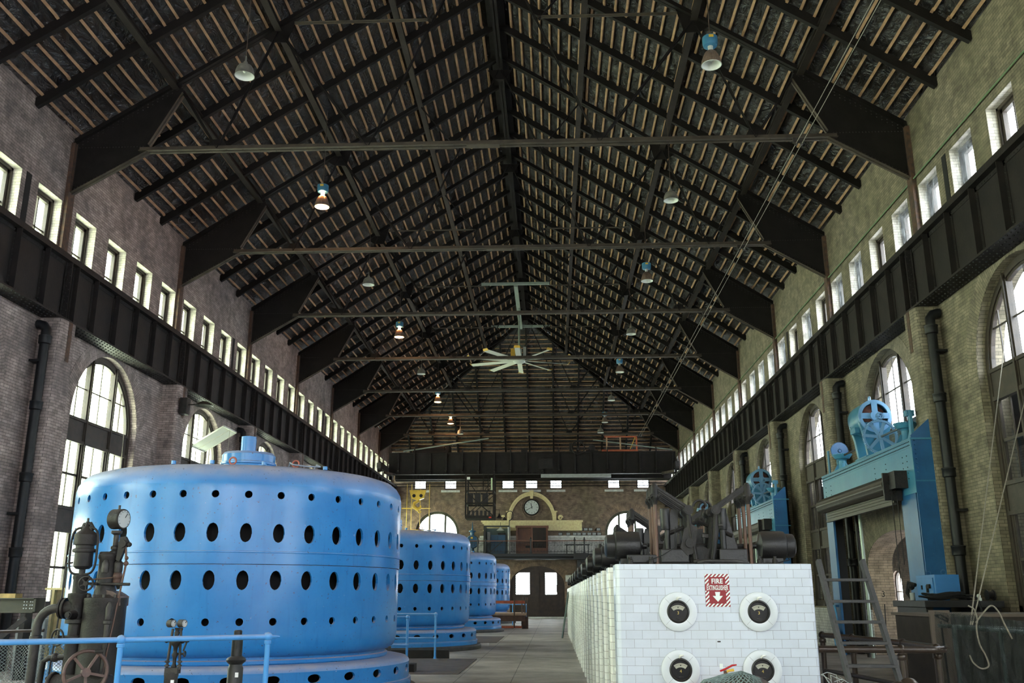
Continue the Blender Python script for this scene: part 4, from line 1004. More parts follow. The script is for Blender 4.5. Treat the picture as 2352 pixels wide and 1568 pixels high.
# ---------------------------------------------------------------- governor in the left foreground
gv = empty('governor', (-5.08, 10.7, 0), label='tall dark iron governor with valves and a big gauge, before the nearest generator', cat='governor')
m = M(); m.lathe([(.29, 0), (.29, .06), (.25, .08), (.24, .5), (.235, .55), (.225, 1.42), (.23, 1.44), (.23, 1.48), (.15, 1.50), (.13, 1.52)], (.02, 0, 0), 30); gb = m.build('column_body', IRON, gv, smooth=35)
m = M()
for i in range(10): a = 2*pi*i/10; m.cyl((.02 + .19*cos(a), .19*sin(a), 1.47), (.02 + .19*cos(a), .19*sin(a), 1.52), .016, n=6)
m.build('flange_bolts', IRON_G, gb, stuff=True)
M().lathe([(.12, 1.48), (.12, 1.55), (.105, 1.6), (.10, 1.9), (.115, 1.92), (.115, 1.96), (.07, 1.98), (0, 1.98)], (-.0, 0, 0), 20).build('neck', IRON, gv, smooth=40)
# flyball pot in its wire yoke
px, py = -.27, -.05
m = M(); m.lathe([(0, 1.79), (.07, 1.80), (.10, 1.83), (.10, 1.98), (.125, 1.985), (.13, 2.0), (.125, 2.02), (.10, 2.03), (.10, 2.06), (.12, 2.07), (.125, 2.10), (.125, 2.18), (.11, 2.20), (.07, 2.23), (.05, 2.26), (.03, 2.28), (.02, 2.33), (0, 2.33)], (px, py, 0), 28); m.build('oil_pot', IRON, gv, smooth=35)
pts = []
for i in range(40):
    a = 2*pi*i/39; ca, sa = cos(a), sin(a); k = 4
    pts.append((px + .155*abs(ca)**(2/k)*(1 if ca > 0 else -1), py - .02, 2.0 + .26*abs(sa)**(2/k)*(1 if sa > 0 else -1)))
M().tube(pts, .013, 8, cap=False).build('yoke_ring', IRON, gv, smooth=60)
m = M(); m.tube([(px - .06, py, 2.24), (px - .04, py, 2.3), (px + .04, py, 2.31), (px + .07, py, 2.26)], .02, 8); m.ball((px + .05, py, 2.25), .035); m.ball((px - .03, py, 2.27), .028); m.cyl((px, py, 2.3), (px, py, 2.37), .012); m.build('pot_cap_linkage', IRON_G, gv, smooth=50)
M().cyl((px, py, 1.66), (px, py, 1.8), .035).build('pot_stem', IRON, gv)
# big pressure gauge
gx = .06
m = M(); m.lathe([(.05, 2.02), (.05, 2.05), (.03, 2.06), (.03, 2.18), (.06, 2.2), (.06, 2.23)], (gx, 0, 0), 14); m.build('gauge_stem', IRON_G, gv, smooth=40)
g = dialset(gv, (gx + .07, -.03, 2.36), .115, .13, (1.0, -.28), IRON, 'pressure_gauge')
M().cyl((gx + .0, 0, 2.46), (gx + .0, 0, 2.52), .014, n=8).build('gauge_nut', IRON_G, g)
m = M(); m.tube([(0, 0, 1.9), (.02, -.02, 1.96), (gx, 0, 2.0), (gx, 0, 2.03)], .035, 10); m.ball((gx, 0, 1.98), .05); m.cyl((-.1, 0, 1.97), (.08, -.02, 1.97), .025); m.build('gauge_pipe', IRON, gv, smooth=50)
# linkage arm with lever on the right
m = M(); m.prism([(.12, 1.9), (.16, 1.88), (.22, 2.06), (.24, 2.1), (.20, 2.16), (.14, 2.15), (.13, 2.05)], lambda x, z: (x, -.08, z), lambda x, z: (x, -.03, z)); m.cyl((.18, -.1, 2.08), (.18, 0, 2.08), .045, n=16); m.ball((.25, -.06, 2.07), .028); m.build('speed_arm', IRON, gv, smooth=40)
m = M(); m.cyl((.21, -.06, 2.06), (.235, -.06, 1.86), .013, n=8); m.ball((.235, -.06, 1.86), .028); m.ball((.235, -.06, 1.92), .022); m.cyl((.235, -.06, 1.86), (.12, -.28, 0), .012, n=8); m.build('long_rod', BRASS_R, gv, smooth=50)
m = M(); m.cyl((.05, -.02, 1.875), (.23, -.06, 1.865), .008, n=6); m.lathe([(.045, 1.76), (.05, 1.78), (.05, 1.86), (.04, 1.88), (.02, 1.9)], (.13, -.02, 0), 14); m.lathe([(.035, 1.76), (.04, 1.78), (.04, 1.86), (.02, 1.9)], (.02, -.1, 0), 14); m.build('pilot_valve', IRON_G, gv, smooth=40)
m = M(); m.cyl((.12, 0, 1.62), (.12, 0, 1.76), .05, n=14); m.ball((.12, 0, 1.72), .06); m.cyl((-.15, -.1, 1.68), (.12, -.1, 1.705), .008, n=6); m.build('pilot_stem', BRASS_R, gv, smooth=50)
def handwheel(e, c, R, nrm, mat, spokes=5, r=.012, name='hand_wheel'):
    m = M(); c = Vector(c); nrm = Vector(nrm).normalized(); t = nrm.cross(Vector((0,0,1))).normalized(); u = nrm.cross(t)
    m.tube([c + (t*cos(2*pi*i/28) + u*sin(2*pi*i/28))*R for i in range(29)], r, 8, cap=False)
    for i in range(spokes): a = 2*pi*i/spokes + .4; m.bar(c, c + (t*cos(a) + u*sin(a))*R, r*1.3, r*1.1, nrm)
    m.cyl(c - nrm*r*1.5, c + nrm*r*1.5, r*2.4, n=12); return m.build(name, mat, e, smooth=50)
handwheel(gv, (-.085, -.3, 1.635), .075, (.15, -1, 0), IRON, 5, .011)
m = M(); m.cyl((-.085, -.3, 1.635), (-.06, 0, 1.635), .016); m.build('wheel_spindle', IRON_G, gv)
m = M(); m.cyl((.0, -.1, 1.635), (.32, -.1, 1.63), .017, n=10); m.build('cross_shaft', IRON_G, gv, smooth=40)
m = M(); m.prism([(.0, 1.45), (.06, 1.38), (.16, 1.36), (.23, 1.4), (.23, 1.5), (.14, 1.55), (.0, 1.58)], lambda x, z: (x, -.1, z), lambda x, z: (x, .12, z)); m.build('side_casting', plain('rust_brown_casting', (.12, .085, .075), .6, .2, (.08, .055, .05), 6, .4), gv)
# left valve tower
vx = -.285
m = M(); m.lathe([(.09, .45), (.09, 1.02), (.12, 1.03), (.12, 1.07), (.075, 1.08), (.075, 1.2), (.12, 1.21), (.12, 1.25), (.085, 1.26), (.095, 1.34), (.085, 1.42), (.12, 1.49), (.12, 1.53), (.08, 1.54), (.08, 1.68), (.09, 1.70), (.09, 1.73), (.03, 1.74), (.02, 1.83)], (vx, -.02, 0), 22); vt = m.build('valve_tower', IRON, gv, smooth=35)
m = M(); m.cyl((vx, -.02, 1.37), (vx - .17, -.02, 1.37), .08, n=16); m.cyl((vx - .13, -.02, 1.37), (vx - .155, -.02, 1.37), .115, n=16); m.cyl((vx - .17, -.02, 1.37), (vx - .19, -.02, 1.37), .115, n=16); m.cyl((vx, -.1, 1.3), (vx, -.22, 1.3), .055, .04, 12); m.cyl((vx, -.2, 1.3), (vx, -.24, 1.3), .03, n=6); m.build('flanged_branch', IRON, gv, smooth=40)
handwheel(gv, (vx - .13, -.14, 1.06), .085, (-.35, -1, 0), IRON, 3, .011)
m = M(); m.cyl((vx - .13, -.14, 1.06), (vx, -.02, 1.06), .02); m.build('wheel_spindle', IRON_G, gv)
m = M(); bend = [(vx - .2, -.02, 1.37)] + [(vx - .24 - .2*sin(a), -.02, 1.17 + .2*cos(a)) for a in [pi/2*i/8 for i in range(9)]] + [(vx - .44, -.02, .5), (vx - .44, -.02, 0)]
m.tube(bend, .05, 14); gp = m.build('delivery_pipe', IRON_G, gv, smooth=60)
M().lathe([(.05, -.04), (.066, -.035), (.066, .02), (.052, .03)], (vx - .44, -.02, 1.05), 14).build('pipe_coupling', IRON_G, gp, smooth=50)
m = M(); m.tube([(vx, -.02, .95), (vx, -.06, .88), (vx - .06, -.06, .85), (vx - .24, -.06, .84), (vx - .3, -.06, .8), (vx - .31, -.06, .6), (vx - .31, -.06, 0)], .032, 12); m.ball((vx - .17, -.06, .845), .05); m.build('drain_branch', IRON, gv, smooth=60)
M().tube([(vx - .17, -.06, 1.86), (vx - .18, -.06, 1.4), (vx - .22, -.06, .6), (vx - .22, -.06, 0)], .009, 6).build('thin_rod', IRON, gv)
m = M(); m.cyl((vx - .17, -.06, 1.86), (vx - .1, -.06, 1.87), .01, n=6); m.build('rod_link', IRON, gv)
m = M(); m.lathe([(.025, .95), (.03, .97), (.03, 1.2), (.045, 1.21), (.045, 1.24), (.03, 1.25), (.035, 1.38), (.02, 1.42), (.012, 1.44)], (.16, -.2, 0), 14); m.cyl((.16, -.2, .97), (.14, -.22, 0), .018, n=10); m.build('oil_gauge_column', IRON_G, gv, smooth=50)
m = M(); m.box(-.3, .32, -.28, .2, 0, .5); m.cyl((-.36, -.22, .55), (.28, -.22, .55), .13, n=18); m.cyl((-.38, -.22, .55), (-.34, -.22, .55), .16, n=12)
for i in range(8): a = 2*pi*i/8; m.cyl((-.40, -.22 + .135*cos(a), .55 + .135*sin(a)), (-.37, -.22 + .135*cos(a), .55 + .135*sin(a)), .022, n=6)
m.build('servo_cylinder', IRON, gv, smooth=40, bevel=.01)
handwheel(gv, (.115, -.48, .72), .22, (.95, -1, 0), plain('rusty_wheel', (.15, .09, .075), .5, .4, (.09, .06, .055), 9, .3), 5, .02, 'large_hand_wheel')
m = M(); m.cyl((.115, -.48, .72), (.0, -.2, .72), .03); m.cyl((.2, -.5, .93), (.27, -.46, .93), .02, n=8); m.build('wheel_hub_shaft', IRON_G, gv)

# wire mesh guard and pipes at the left edge
def netsheet(pts_top, pts_bot, mat, name, n=16, sag=.03):
    m = M(); vs = []; uv = []; L = 0; rows = 10; k = len(pts_top)
    acc = [0]
    for a, b in zip(pts_top, pts_top[1:]): acc.append(acc[-1] + math.dist(a, b))
    for j in range(rows + 1):
        for i in range(k):
            a, b = Vector(pts_top[i]), Vector(pts_bot[i]); p = a.lerp(b, j/rows); p.y += sag*sin(i*2.3 + j*.9); vs.append(tuple(p)); uv.append((acc[i], (a - b).length * j/rows))
    m.add(vs, [(j*k+i, j*k+i+1, (j+1)*k+i+1, (j+1)*k+i) for j in range(rows) for i in range(k-1)]); m.uv = uv
    return m
e = blue_railing('mesh_guard', [(-6.9, 11.25), (-5.86, 11.25)], [(-5.90, 11.25)], .98, 'blue pipe guard covered with chain-link mesh, at the lower left edge', r=.03, foot=False)
e['category'] = 'guard'
netsheet([(-6.9 + .06*i, 11.2, .97) for i in range(22)], [(-6.9 + .06*i, 11.2, 0.0) for i in range(22)], CHAIN, 'chain').build('chain_link_mesh', CHAIN, e)
e = empty('steel_beam', (0, 17.8, 0), label='dark olive steel channel beam with bolt holes resting on trestles by the left wall', cat='beam')
m = M(); m.box(-11.2, -9.72, .0, .02, 1.2, 1.47); m.box(-11.2, -9.72, -.08, .02, 1.2, 1.22); m.box(-11.2, -9.72, -.08, .02, 1.45, 1.47); m.box(-9.76, -9.72, -.08, .25, 1.2, 1.47); m.build('channel', plain('olive_steel', (.035, .036, .026), .6, .1, (.05, .045, .03), 5), e)
for x in (-10.55, -10.48, -9.98, -9.93, -9.86, -9.82):
    for z in (1.28, 1.34, 1.40): M().cyl((x, -.012, z), (x, 0, z), .012, n=8).build('bolt_hole', DIAL, e)
for x in (-10.9, -10.0): M().box(x, x + .1, -.05, .2, 0, 1.2).build('trestle_leg', IRON, e)
tag(M().box(-11.2, -10.15, 17.75, 18.0, 1.47, 1.55).build('timber_block', plain('yellow_timber', (.42, .28, .09), .7, 0, (.25, .17, .06), 8)), 'yellowish timber lying on top of the olive steel beam', 'timber')
e = empty('i_beam_post', (-9.68, 18.4, 0), label='cream yellow steel I-section stub standing between the left wall and nearest generator', cat='beam')
m = M(); m.box(-.2, .25, -.12, .12, 1.62, 1.66); m.box(-.02, .3, -.01, .01, .3, 1.62); m.box(-.05, .0, -.12, .12, .3, 1.62); m.box(-.05, .02, -.12, .12, 0, .3); m.build('steel_section', plain('cream_steel', (.45, .36, .16), .5, 0, (.30, .24, .12), 6), e)
tag(M().bar((-10.4, 17.4, .55), (-9.75, 17.5, 1.12), .04, .09).build('steel_bracket', IRON_G), 'slanting grey steel strut leaning under the olive beam', 'strut')
e = empty('pipe_railing', (0, 16.8, 0), label='dark brown pipe rail by the left wall behind the mesh guard', cat='railing')
M().tube([(-10.9, 0, .86), (-9.0, 0, .92)], .03, 10).build('top_rail', BROWNPIPE, e, smooth=50); M().cyl((-9.9, 0, 0), (-9.9, 0, .88), .03).build('post', BROWNPIPE, e)
tag(M().box(-10.3, -9.75, 18.2, 18.3, 0, 1.08).build('grey_board', GREY), 'blue-grey board leaning below the olive steel beam', 'board')

# ---------------------------------------------------------------- white tiled switch block
BX0, BX1, BY0, BY1, BZ = .60, 2.47, 9.2, 41.0, 1.80
blk = empty('switch_block', (0, 0, 0), label='long white tiled switch block running down the hall with meters on its front', cat='switch block')
m = M(); m.box(BX0 + .12, BX1, BY0 + .3, BY1, 0, BZ - .02); m.build('core_wall', WHITE_TILE, blk)
m = M(); r = .04
poly = [(BX0, BY0 + .34), (BX0, BY0 + r), (BX0 + r*.3, BY0 + r*.3), (BX0 + r, BY0), (BX1 - r*.5, BY0), (BX1, BY0 + r*.5), (BX1, BY0 + .34)]
m.prism(poly, lambda x, y: (x, y, 0), lambda x, y: (x, y, BZ)); m.build('end_wall', WHITE_TILE, blk, bevel=.012)
PALE = plain('pale_cell_door', (.52, .60, .64), .35, 0, (.60, .68, .70), 5); PORC = plain('white_porcelain', (.82, .82, .78), .25)
RIBT = brickmat('rib_tile', (.80, .80, .76), (.72, .72, .68), (.25, .22, .2), bw=.3, bh=.0794, ms=.002, mottle=.1, stain=(.5, .42, .34), stain_amt=.35, rough=.25)
n = int((BY1 - BY0 - .34) / 1.23)
for i in range(n + 1):
    y = BY0 + .34 + 1.23*i
    if i < n:
        dm = M(); dm.box(BX0 + .085, BX0 + .12, y, y + .8, .08, BZ - .1); dm.box(BX0 + .07, BX0 + .085, y + .02, y + .06, .1, BZ - .12); dm.box(BX0 + .07, BX0 + .085, y + .72, y + .76, .1, BZ - .12); dm.box(BX0 + .07, BX0 + .085, y + .02, y + .76, BZ - .16, BZ - .12)
        d = dm.build('cell_door', PALE, blk)
        m = M()
        for dy in (.25, .5): m.ball((BX0 + .05, y + dy, .78), .035, 8)
        m.build('porcelain_knob', PORC, d, smooth=60)
        M().box(BX0 + .04, BX0 + .12, y + .1, y + .16, BZ - .14, BZ - .05).build('door_clip', IRON_G, d)
    m = M(); m.prism([(BX0 + .12, y + .8), (BX0 + .02, y + .8), (BX0, y + .83), (BX0, y + 1.20), (BX0 + .02, y + 1.23), (BX0 + .12, y + 1.23)], lambda x, q: (x, q, 0), lambda x, q: (x, q, BZ)); 
    if y + 1.23 < BY1 + .5: m.build('tiled_rib', RIBT, blk)
# round meters in glazed surrounds
METER_F = plain('meter_black_face', (.010, .010, .012), .25); SCALE = plain('meter_scale', (.34, .33, .27), .5); GOLD = plain('gold_numeral', (.42, .30, .08), .5)
SURR = plain('glazed_surround', (.60, .63, .67), .25)
TEXT_N = [0]
def text_mesh(name, body, size, mat, parent, loc, rot=(pi/2, 0, 0), bold=0.0, extrude=.0008, sx=1.0, align='CENTER', sub=None):
    c = bpy.data.curves.new('txt', 'FONT'); c.body = body; c.size = size; c.space_character = 1.08; c.align_x = align; c.align_y = 'CENTER'; c.offset = bold; c.extrude = extrude; c.resolution_u = 3
    o = bpy.data.objects.new('txt', c); COL.objects.link(o); bpy.context.view_layer.update()
    me = bpy.data.meshes.new_from_object(o.evaluated_get(bpy.context.evaluated_depsgraph_get())); bpy.data.objects.remove(o); bpy.data.curves.remove(c)
    me.name = name; me.materials.clear(); me.materials.append(mat)
    q = bpy.data.objects.new(name, me); COL.objects.link(q); q.parent = parent; q.location = loc; q.rotation_euler = rot; q.scale = (sx, 1, 1); return q
def meter(x, z, num, lab):
    e = empty('meter', (x, BY0, z), label=lab, cat='meter', group=None)
    m = M(); m.lathe([(.098, -.0), (.098, -.022), (.105, -.026), (.165, -.026), (.178, -.018), (.18, 0)], n=56, axis='y'); su = m.build('glazed_surround', SURR, e, smooth=40)
    m = M()
    for a in (45, 135, 225, 315): a = radians(a); m.bar((.104*cos(a), -.0265, .104*sin(a)), (.166*cos(a), -.0265, .166*sin(a)), .0014, .001, (0, 1, 0))
    m.build('joint_lines', IRON_G, su, stuff=True)
    M().lathe([(.085, -.024), (.092, -.036), (.1, -.034), (.107, -.024)], n=48, axis='y').build('black_bezel', IRON_B, e, smooth=60)
    M().cyl((0, -.012, 0), (0, -.02, 0), .098, n=40).build('meter_face', METER_F, e)
    pts = [(.062*sin(a), .045 - .075 + .12*cos(a)*0 + .09*cos(a)) for a in ()]
    A = [radians(-38 + 76*i/12) for i in range(13)]
    outer = [(.105*sin(a), -.045 + .105*cos(a)) for a in A]; inner = [(.068*sin(a), -.045 + .068*cos(a)) for a in reversed(A)]
    sc_ = M().prism(outer + inner, lambda p, q: (p, -.0215, q), lambda p, q: (p, -.0205, q)).build('scale_plate', SCALE, e)
    m = M()
    for i in range(25): a = radians(-34 + 68*i/24); m.bar((.088*sin(a), -.0218, -.045 + .088*cos(a)), (.096*sin(a), -.0218, -.045 + .096*cos(a)), .0012, .0006, (0, 1, 0))
    m.cyl((0, -.023, .04), (0, -.0215, .04), .006, n=10); m.build('scale_marks', BLACK, sc_, stuff=True)
    text_mesh('numeral', num, .04, GOLD, e, (0, -.021, -.012), bold=.0004)
    m = M(); m.box(-.022, -.002, -.0215, -.0205, -.066, -.058); m.box(.002, .022, -.0215, -.0205, -.066, -.058); m.build('small_plate', IRON_G, e)
    m = M(); m.tube([(-.008, -.028, .108), (-.002, -.05, .125), (.012, -.055, .13), (.03, -.045, .128)], [.008, .012, .008, .006], 8); m.build('white_catch', PORC, e, smooth=60)
    M().box(-.104, .104, -.0335, -.0325, -.104, .104) if False else None
    return e
meter(1.18, 1.36, '3', 'round black meter marked 3, upper left on the white tiled end wall')
meter(1.935, 1.36, '3', 'round black meter marked 3, upper right on the white tiled end wall')
meter(1.18, .84, '4', 'round black meter marked 4, lower left on the white tiled end wall')
meter(1.935, .84, '4', 'round black meter marked 4, lower right on the white tiled end wall')
# fire extinguisher sign
SRED = plain('sign_red', (.22, .003, .010), .5); SWHITE = plain('sign_white', (.70, .76, .74), .5)
sx0, sx1, sz0, sz1 = 1.447, 1.677, 1.405, 1.705
sg_ = empty('fire_extinguisher_sign', (0, BY0 - .003, 0), label='red and white FIRE EXTINGUISHER sign with a down arrow', cat='sign')
M().box(sx0, sx1, -.002, .002, sz0, sz1).build('red_panel', SRED, sg_)
m = M(); w_, h_ = sx1 - sx0, sz1 - sz0; bw_ = .036; 
def clip(poly, a, b, c):      # keep a*x+b*y<=c
    o = []
    for i in range(len(poly)):
        p, q = poly[i], poly[(i+1) % len(poly)]; fp, fq = a*p[0]+b*p[1]-c, a*q[0]+b*q[1]-c
        if fp <= 0: o.append(p)
        if fp*fq < 0: t = fp/(fp-fq); o.append((p[0]+(q[0]-p[0])*t, p[1]+(q[1]-p[1])*t))
    return o
def stripes(xa, xb, za, zb):
    for i in range(-30, 40):
        s0 = i*.0375; poly = [(xa, za), (xb, za), (xb, zb), (xa, zb)]
        poly = clip(poly, 1, -1, s0 + .0185 + .003); 
        if len(poly) > 2: poly = clip(poly, -1, 1, -s0 - .003)
        if len(poly) > 2: m.add([(p[0] + sx0, -.0026, p[1] + sz0) for p in poly], [tuple(range(len(poly)))])
band0, band1 = .148, .200
stripes(0, w_, h_ - .026, h_); stripes(0, w_, 0, .028)
stripes(0, bw_, band1, h_ - .026); stripes(w_ - bw_, w_, band1, h_ - .026); stripes(0, bw_, .028, band0 - .002); stripes(w_ - bw_, w_, .028, band0 - .002)
m.build('diagonal_stripes', SWHITE, sg_, stuff=True)
cxs = (sx0 + sx1) / 2
text_mesh('lettering_fire', 'FIRE', .062, SWHITE, sg_, (cxs, -.003, sz0 + .232), bold=.0017, sx=.90)
text_mesh('lettering_extinguisher', 'EXTINGUISHER', .062, SWHITE, sg_, (cxs, -.003, sz0 + .171), bold=.0010, sx=.45)
m = M(); az = sz0 + .135; P2 = [(-.024, 0), (.024, 0), (.018, -.036), (.048, -.036), (0, -.09), (-.048, -.036), (-.018, -.036)]
m.add([(cxs + a, -.0028, az + b) for a, b in P2], [tuple(range(7))[::-1]]); m.build('down_arrow', SWHITE, sg_)
# small fittings stuck on the tiles
tag(M().box(1.535, 1.565, BY0 - .008, BY0, 1.085, 1.097).build('metal_clip', IRON_G, bevel=.002), 'tiny metal clip on the white tiles below the FIRE EXTINGUISHER sign', 'clip')
# fire extinguisher and netted bundle in front of the block
RED = plain('extinguisher_red', (.45, .01, .015), .3)
e = empty('fire_extinguisher', (1.56, 9.0, 0), label='red fire extinguisher hanging under its sign, mostly hidden by the netted bundle', cat='fire extinguisher')
M().lathe([(.0, .28), (.07, .29), (.085, .32), (.085, .70), (.07, .76), (.03, .79), (.03, .82), (0, .82)], n=24).build('cylinder', RED, e, smooth=50)
m = M(); m.tube([(-.05, -.01, .845), (0, -.02, .865), (.06, -.02, .895), (.10, -.02, .90)], [.008, .009, .009, .006], 8); m.build('lever', RED, e, smooth=50); M().tube([(-.01, 0, .83), (.03, -.01, .85), (.075, -.01, .855)], .012, 8).build('valve_body', YELLOW, e, smooth=50)
M().box(-.055, -.025, -.03, -.028, .87, .91).build('inspection_tag', SWHITE, e); M().cyl((0, 0, .8), (0, 0, .85), .018).build('valve_neck', BRASS_R, e); M().box(-.03, .03, .08, .19, .5, .6).build('wall_hook', IRON, e)
NETG = plain('grey_green_cord', (.20, .26, .25), .8, 0, (.11, .15, .145), 30, .5)
e = empty('netted_bundle', (1.58, 8.35, 0), label='bundle wrapped in grey-green netting standing in front of the white tiled end wall', cat='bundle')
prof = [(.0, 0), (.22, .0), (.25, .2), (.25, .68), (.20, .82), (.1, .88), (0, .89)]
body = M().lathe([(max(.001, r_ - .012), z_ - .006) for r_, z_ in prof], n=28); body.v = [(x*1.65 , y, z - .13*max(0, x)/.3 + .02*sin(x*9)) for x, y, z in body.v]; body.build('wrapped_core', plain('rusty_core', (.09, .06, .05), .8, 0, (.05, .04, .035), 14), e, smooth=60)
m = M()
def onb(a, t):
    i = min(5, int(t*6)); f = t*6 - i; r_ = prof[i][0]*(1-f) + prof[i+1][0]*f; z_ = prof[i][1]*(1-f) + prof[i+1][1]*f
    x, y = r_*cos(a), r_*sin(a); x *= 1.65; return (x, y, z_ - .13*max(0, x)/.3 + .02*sin(x*9))
for s in (-1, 1):
    for i in range(44): m.tube([onb(2*pi*i/44 + s*t*1.4, .16 + .83*t) for t in [k/16 for k in range(17)]], .0055, 4, cap=False)
m.build('netting', NETG, e, stuff=True)
# brass pipe ends at the bottom right
e = empty('pipe_elbow', (0, 0, 0), label='shiny brown pipe elbow at the very bottom edge beside the wooden ladder', cat='pipe')
m = M(); m.tube([(1.60, 5.0, 0), (1.60, 5.0, .8), (1.62, 5.0, .95), (1.67, 5.02, 1.02), (1.74, 5.05, 1.04), (1.80, 5.05, 1.03)], .05, 14); m.build('elbow', BROWNPIPE, e, smooth=60)
m = M(); m.ball((1.79, 5.05, 1.05), .055, 16); m.cyl((1.79, 5.05, 1.05), (2.05, 4.9, .98), .035, n=14); m.build('tee_joint', BROWNPIPE, e, smooth=60)
# tangled wire in front of the block corner
e = empty('wire_mesh_scrap', (0, 0, 0), label='blurry scrap of pale wire netting near the right foot of the white block', cat='wire netting')
m = M(); rnd = random.Random(3)
for i in range(26):
    p = Vector((1.45 + .14*rnd.random(), 5.2 + .1*rnd.random(), .85 + .22*rnd.random())); pts = [p]
    for k in range(5): p = p + Vector((rnd.uniform(-.05, .06), rnd.uniform(-.03, .03), rnd.uniform(-.06, .06))); p.z = min(p.z, 1.12 - (p.x - 1.45)*.6); pts.append(p)
    m.tube(pts, .0018, 4)
m.cyl((1.47, 5.25, 0), (1.48, 5.25, 1.0), .012, n=6); m.build('wires', GREY, e, stuff=True)

# ---------------------------------------------------------------- oil switch mechanisms on the block
def mech():
    e = empty('switch_mechanism')
    def rod(m, a, b, r, n=10): m.cyl(a, b, r, n=n)
    xc = 1.62
    m = M(); m.box(.78, 2.42, .0, .9, 0, .045); m.box(.8, 1.12, -.02, .1, .045, .13); m.build('bed_plate', IRON_B, e, bevel=.008)
    for s in (-1, 1):
        # motor with its end cap lying across the block
        x0 = xc + s*.46
        m = M(); m.lathe([(0, 0), (.12, 0), (.155, .02), (.16, .05), (.16, .24), (.15, .28), (.06, .30), (.03, .32), (.03, .36), (0, .36)][::-1] , n=28, axis='x')
        m.v = [(x0 + s*(.12 + .36 - x), y + .3, z + .235) if True else 0 for x, y, z in m.v]; mo = m.build('motor', IRON_B, e, smooth=40)
        m = M(); m.lathe([(.0, 0), (.09, .0), (.125, .02), (.13, .05), (.13, .12), (.0, .12)], n=24, axis='x'); m.v = [(x0 + s*(.58 - x), y + .3, z + .235) for x, y, z in m.v]; m.build('motor_end_cap', IRON_B, mo, smooth=40)
        m = M(); m.box(min(x0 + s*.2, x0 + s*.42), max(x0 + s*.2, x0 + s*.42), .18, .42, .03, .1); m.box(min(x0 + s*.22, x0 + s*.38), max(x0 + s*.22, x0 + s*.38), .22, .38, .08, .15); m.build('motor_foot', IRON_B, mo, bevel=.006)
        # tapered side plate and upright cylinder
        m = M(); m.prism([(xc + s*.26, .12), (xc + s*.43, .12), (xc + s*.30, .63), (xc + s*.22, .63)], lambda x, z: (x, .24, z), lambda x, z: (x, .27, z)); m.build('side_plate', IRON_B, e)
        m = M(); r_ = .05; m.lathe([(.035, .1), (.035, .4), (r_*.7, .42)], (xc + s*(.40 if s < 0 else .24), .16, 0), 16) if s > 0 else m.lathe([(.03, .1), (.03, .42)], (xc - .36, .16, 0), 14)
        m.lathe([(.0, .40), (.05, .40), (.055, .42), (.055, .61), (.05, .63), (0, .63)], (xc + s*(.38 if s < 0 else .24), .16, 0), 20); m.build('dashpot', IRON_B, e, smooth=40)
        m = M(); m.box(min(xc + s*.16, xc + s*.46), max(xc + s*.16, xc + s*.46), -.02, .2, .045, .19); m.build('gear_case', IRON_B, e, bevel=.012)
        for k in range(3):
            dy = .0 + .26*k; dx = 0
            top = (xc + s*.50, dy, .84 - (.0)); joint = (xc + s*.145, dy, .60)
            m = M(); rod(m, (xc + s*.50, dy, -.02), (top[0], dy, .74), .021, 12); m.build('lift_rod', BRASS_R, e, smooth=50)
            m = M(); m.lathe([(.024, .66), (.03, .70), (.05, .72), (.055, .76), (.04, .79), (.036, .86), (.02, .89), (0, .895)], (top[0], dy, 0), 14); m.ball((top[0] - .035, dy - .03, .75), .024, 8); m.ball((top[0] + .035, dy - .03, .75), .024, 8); m.build('crosshead', IRON, e, smooth=50)
            m = M(); m.bar((top[0] - s*.01, dy, .86), (joint[0], dy, joint[2] + .03), .03, .026, (0, 0, 1)); m.bar((top[0] - s*.01, dy - .0, .83), (joint[0], dy - .0, joint[2] - .005), .03, .016, (0, 0, 1)); m.bar((top[0] - s*.01, dy, .845), (joint[0], dy, joint[2] + .01), .006, .05, (0, 0, 1)); m.build('rocker_arm', IRON, e)
            m = M(); m.cyl((joint[0], dy - .05, .60), (joint[0], dy + .05, .60), .052, n=18); m.cyl((joint[0], dy - .056, .60), (joint[0], dy - .05, .60), .038, n=14)
            if k < 2: m.cyl((joint[0], dy + .05, .60), (joint[0], dy + .22, .60), .025, n=10)
            m.build('pivot_boss', IRON, e, smooth=40)
            m = M(); m.tube([(joint[0], dy, .56), (joint[0] - s*.012, dy, .36), (joint[0] - s*.06, dy, .05)], [.026, .04, .026], 12); m.bar((joint[0], dy - .04, .54), (joint[0] - s*.055, dy - .04, .08), .016, .012); m.ball((joint[0] - s*.062, dy, .06), .045, 12, .7); m.build('connecting_rod', IRON, e, smooth=50)
    m = M(); m.prism([(-.35, .20), (-.28, .12), (-.22, .14), (-.18, .25), (-.16, .42), (-.22, .45), (-.30, .40)], lambda x, z: (xc + .1 + x, -.03, z), lambda x, z: (xc + .1 + x, .02, z)); m.cyl((xc - .15, -.06, .25), (xc - .15, .04, .25), .05, n=16); m.build('cam_plate', IRON, e, smooth=30)
    m = M(); m.lathe([(0, -.04), (.12, -.04), (.12, .04), (0, .04)], (xc - .02, .1, .1), 22, 'y'); m.lathe([(0, -.02), (.09, -.02), (.09, .03), (0, .03)], (xc + .12, .15, .12), 20, 'y'); m.build('worm_wheel', IRON, e, smooth=30)
    m = M(); m.torus((xc + .02, .25, .66), .07, .014, 'y', 16, 6, 0, pi); m.torus((xc + .1, .4, .66), .07, .014, 'y', 16, 6, 0, pi); m.build('lifting_bow', IRON, e)
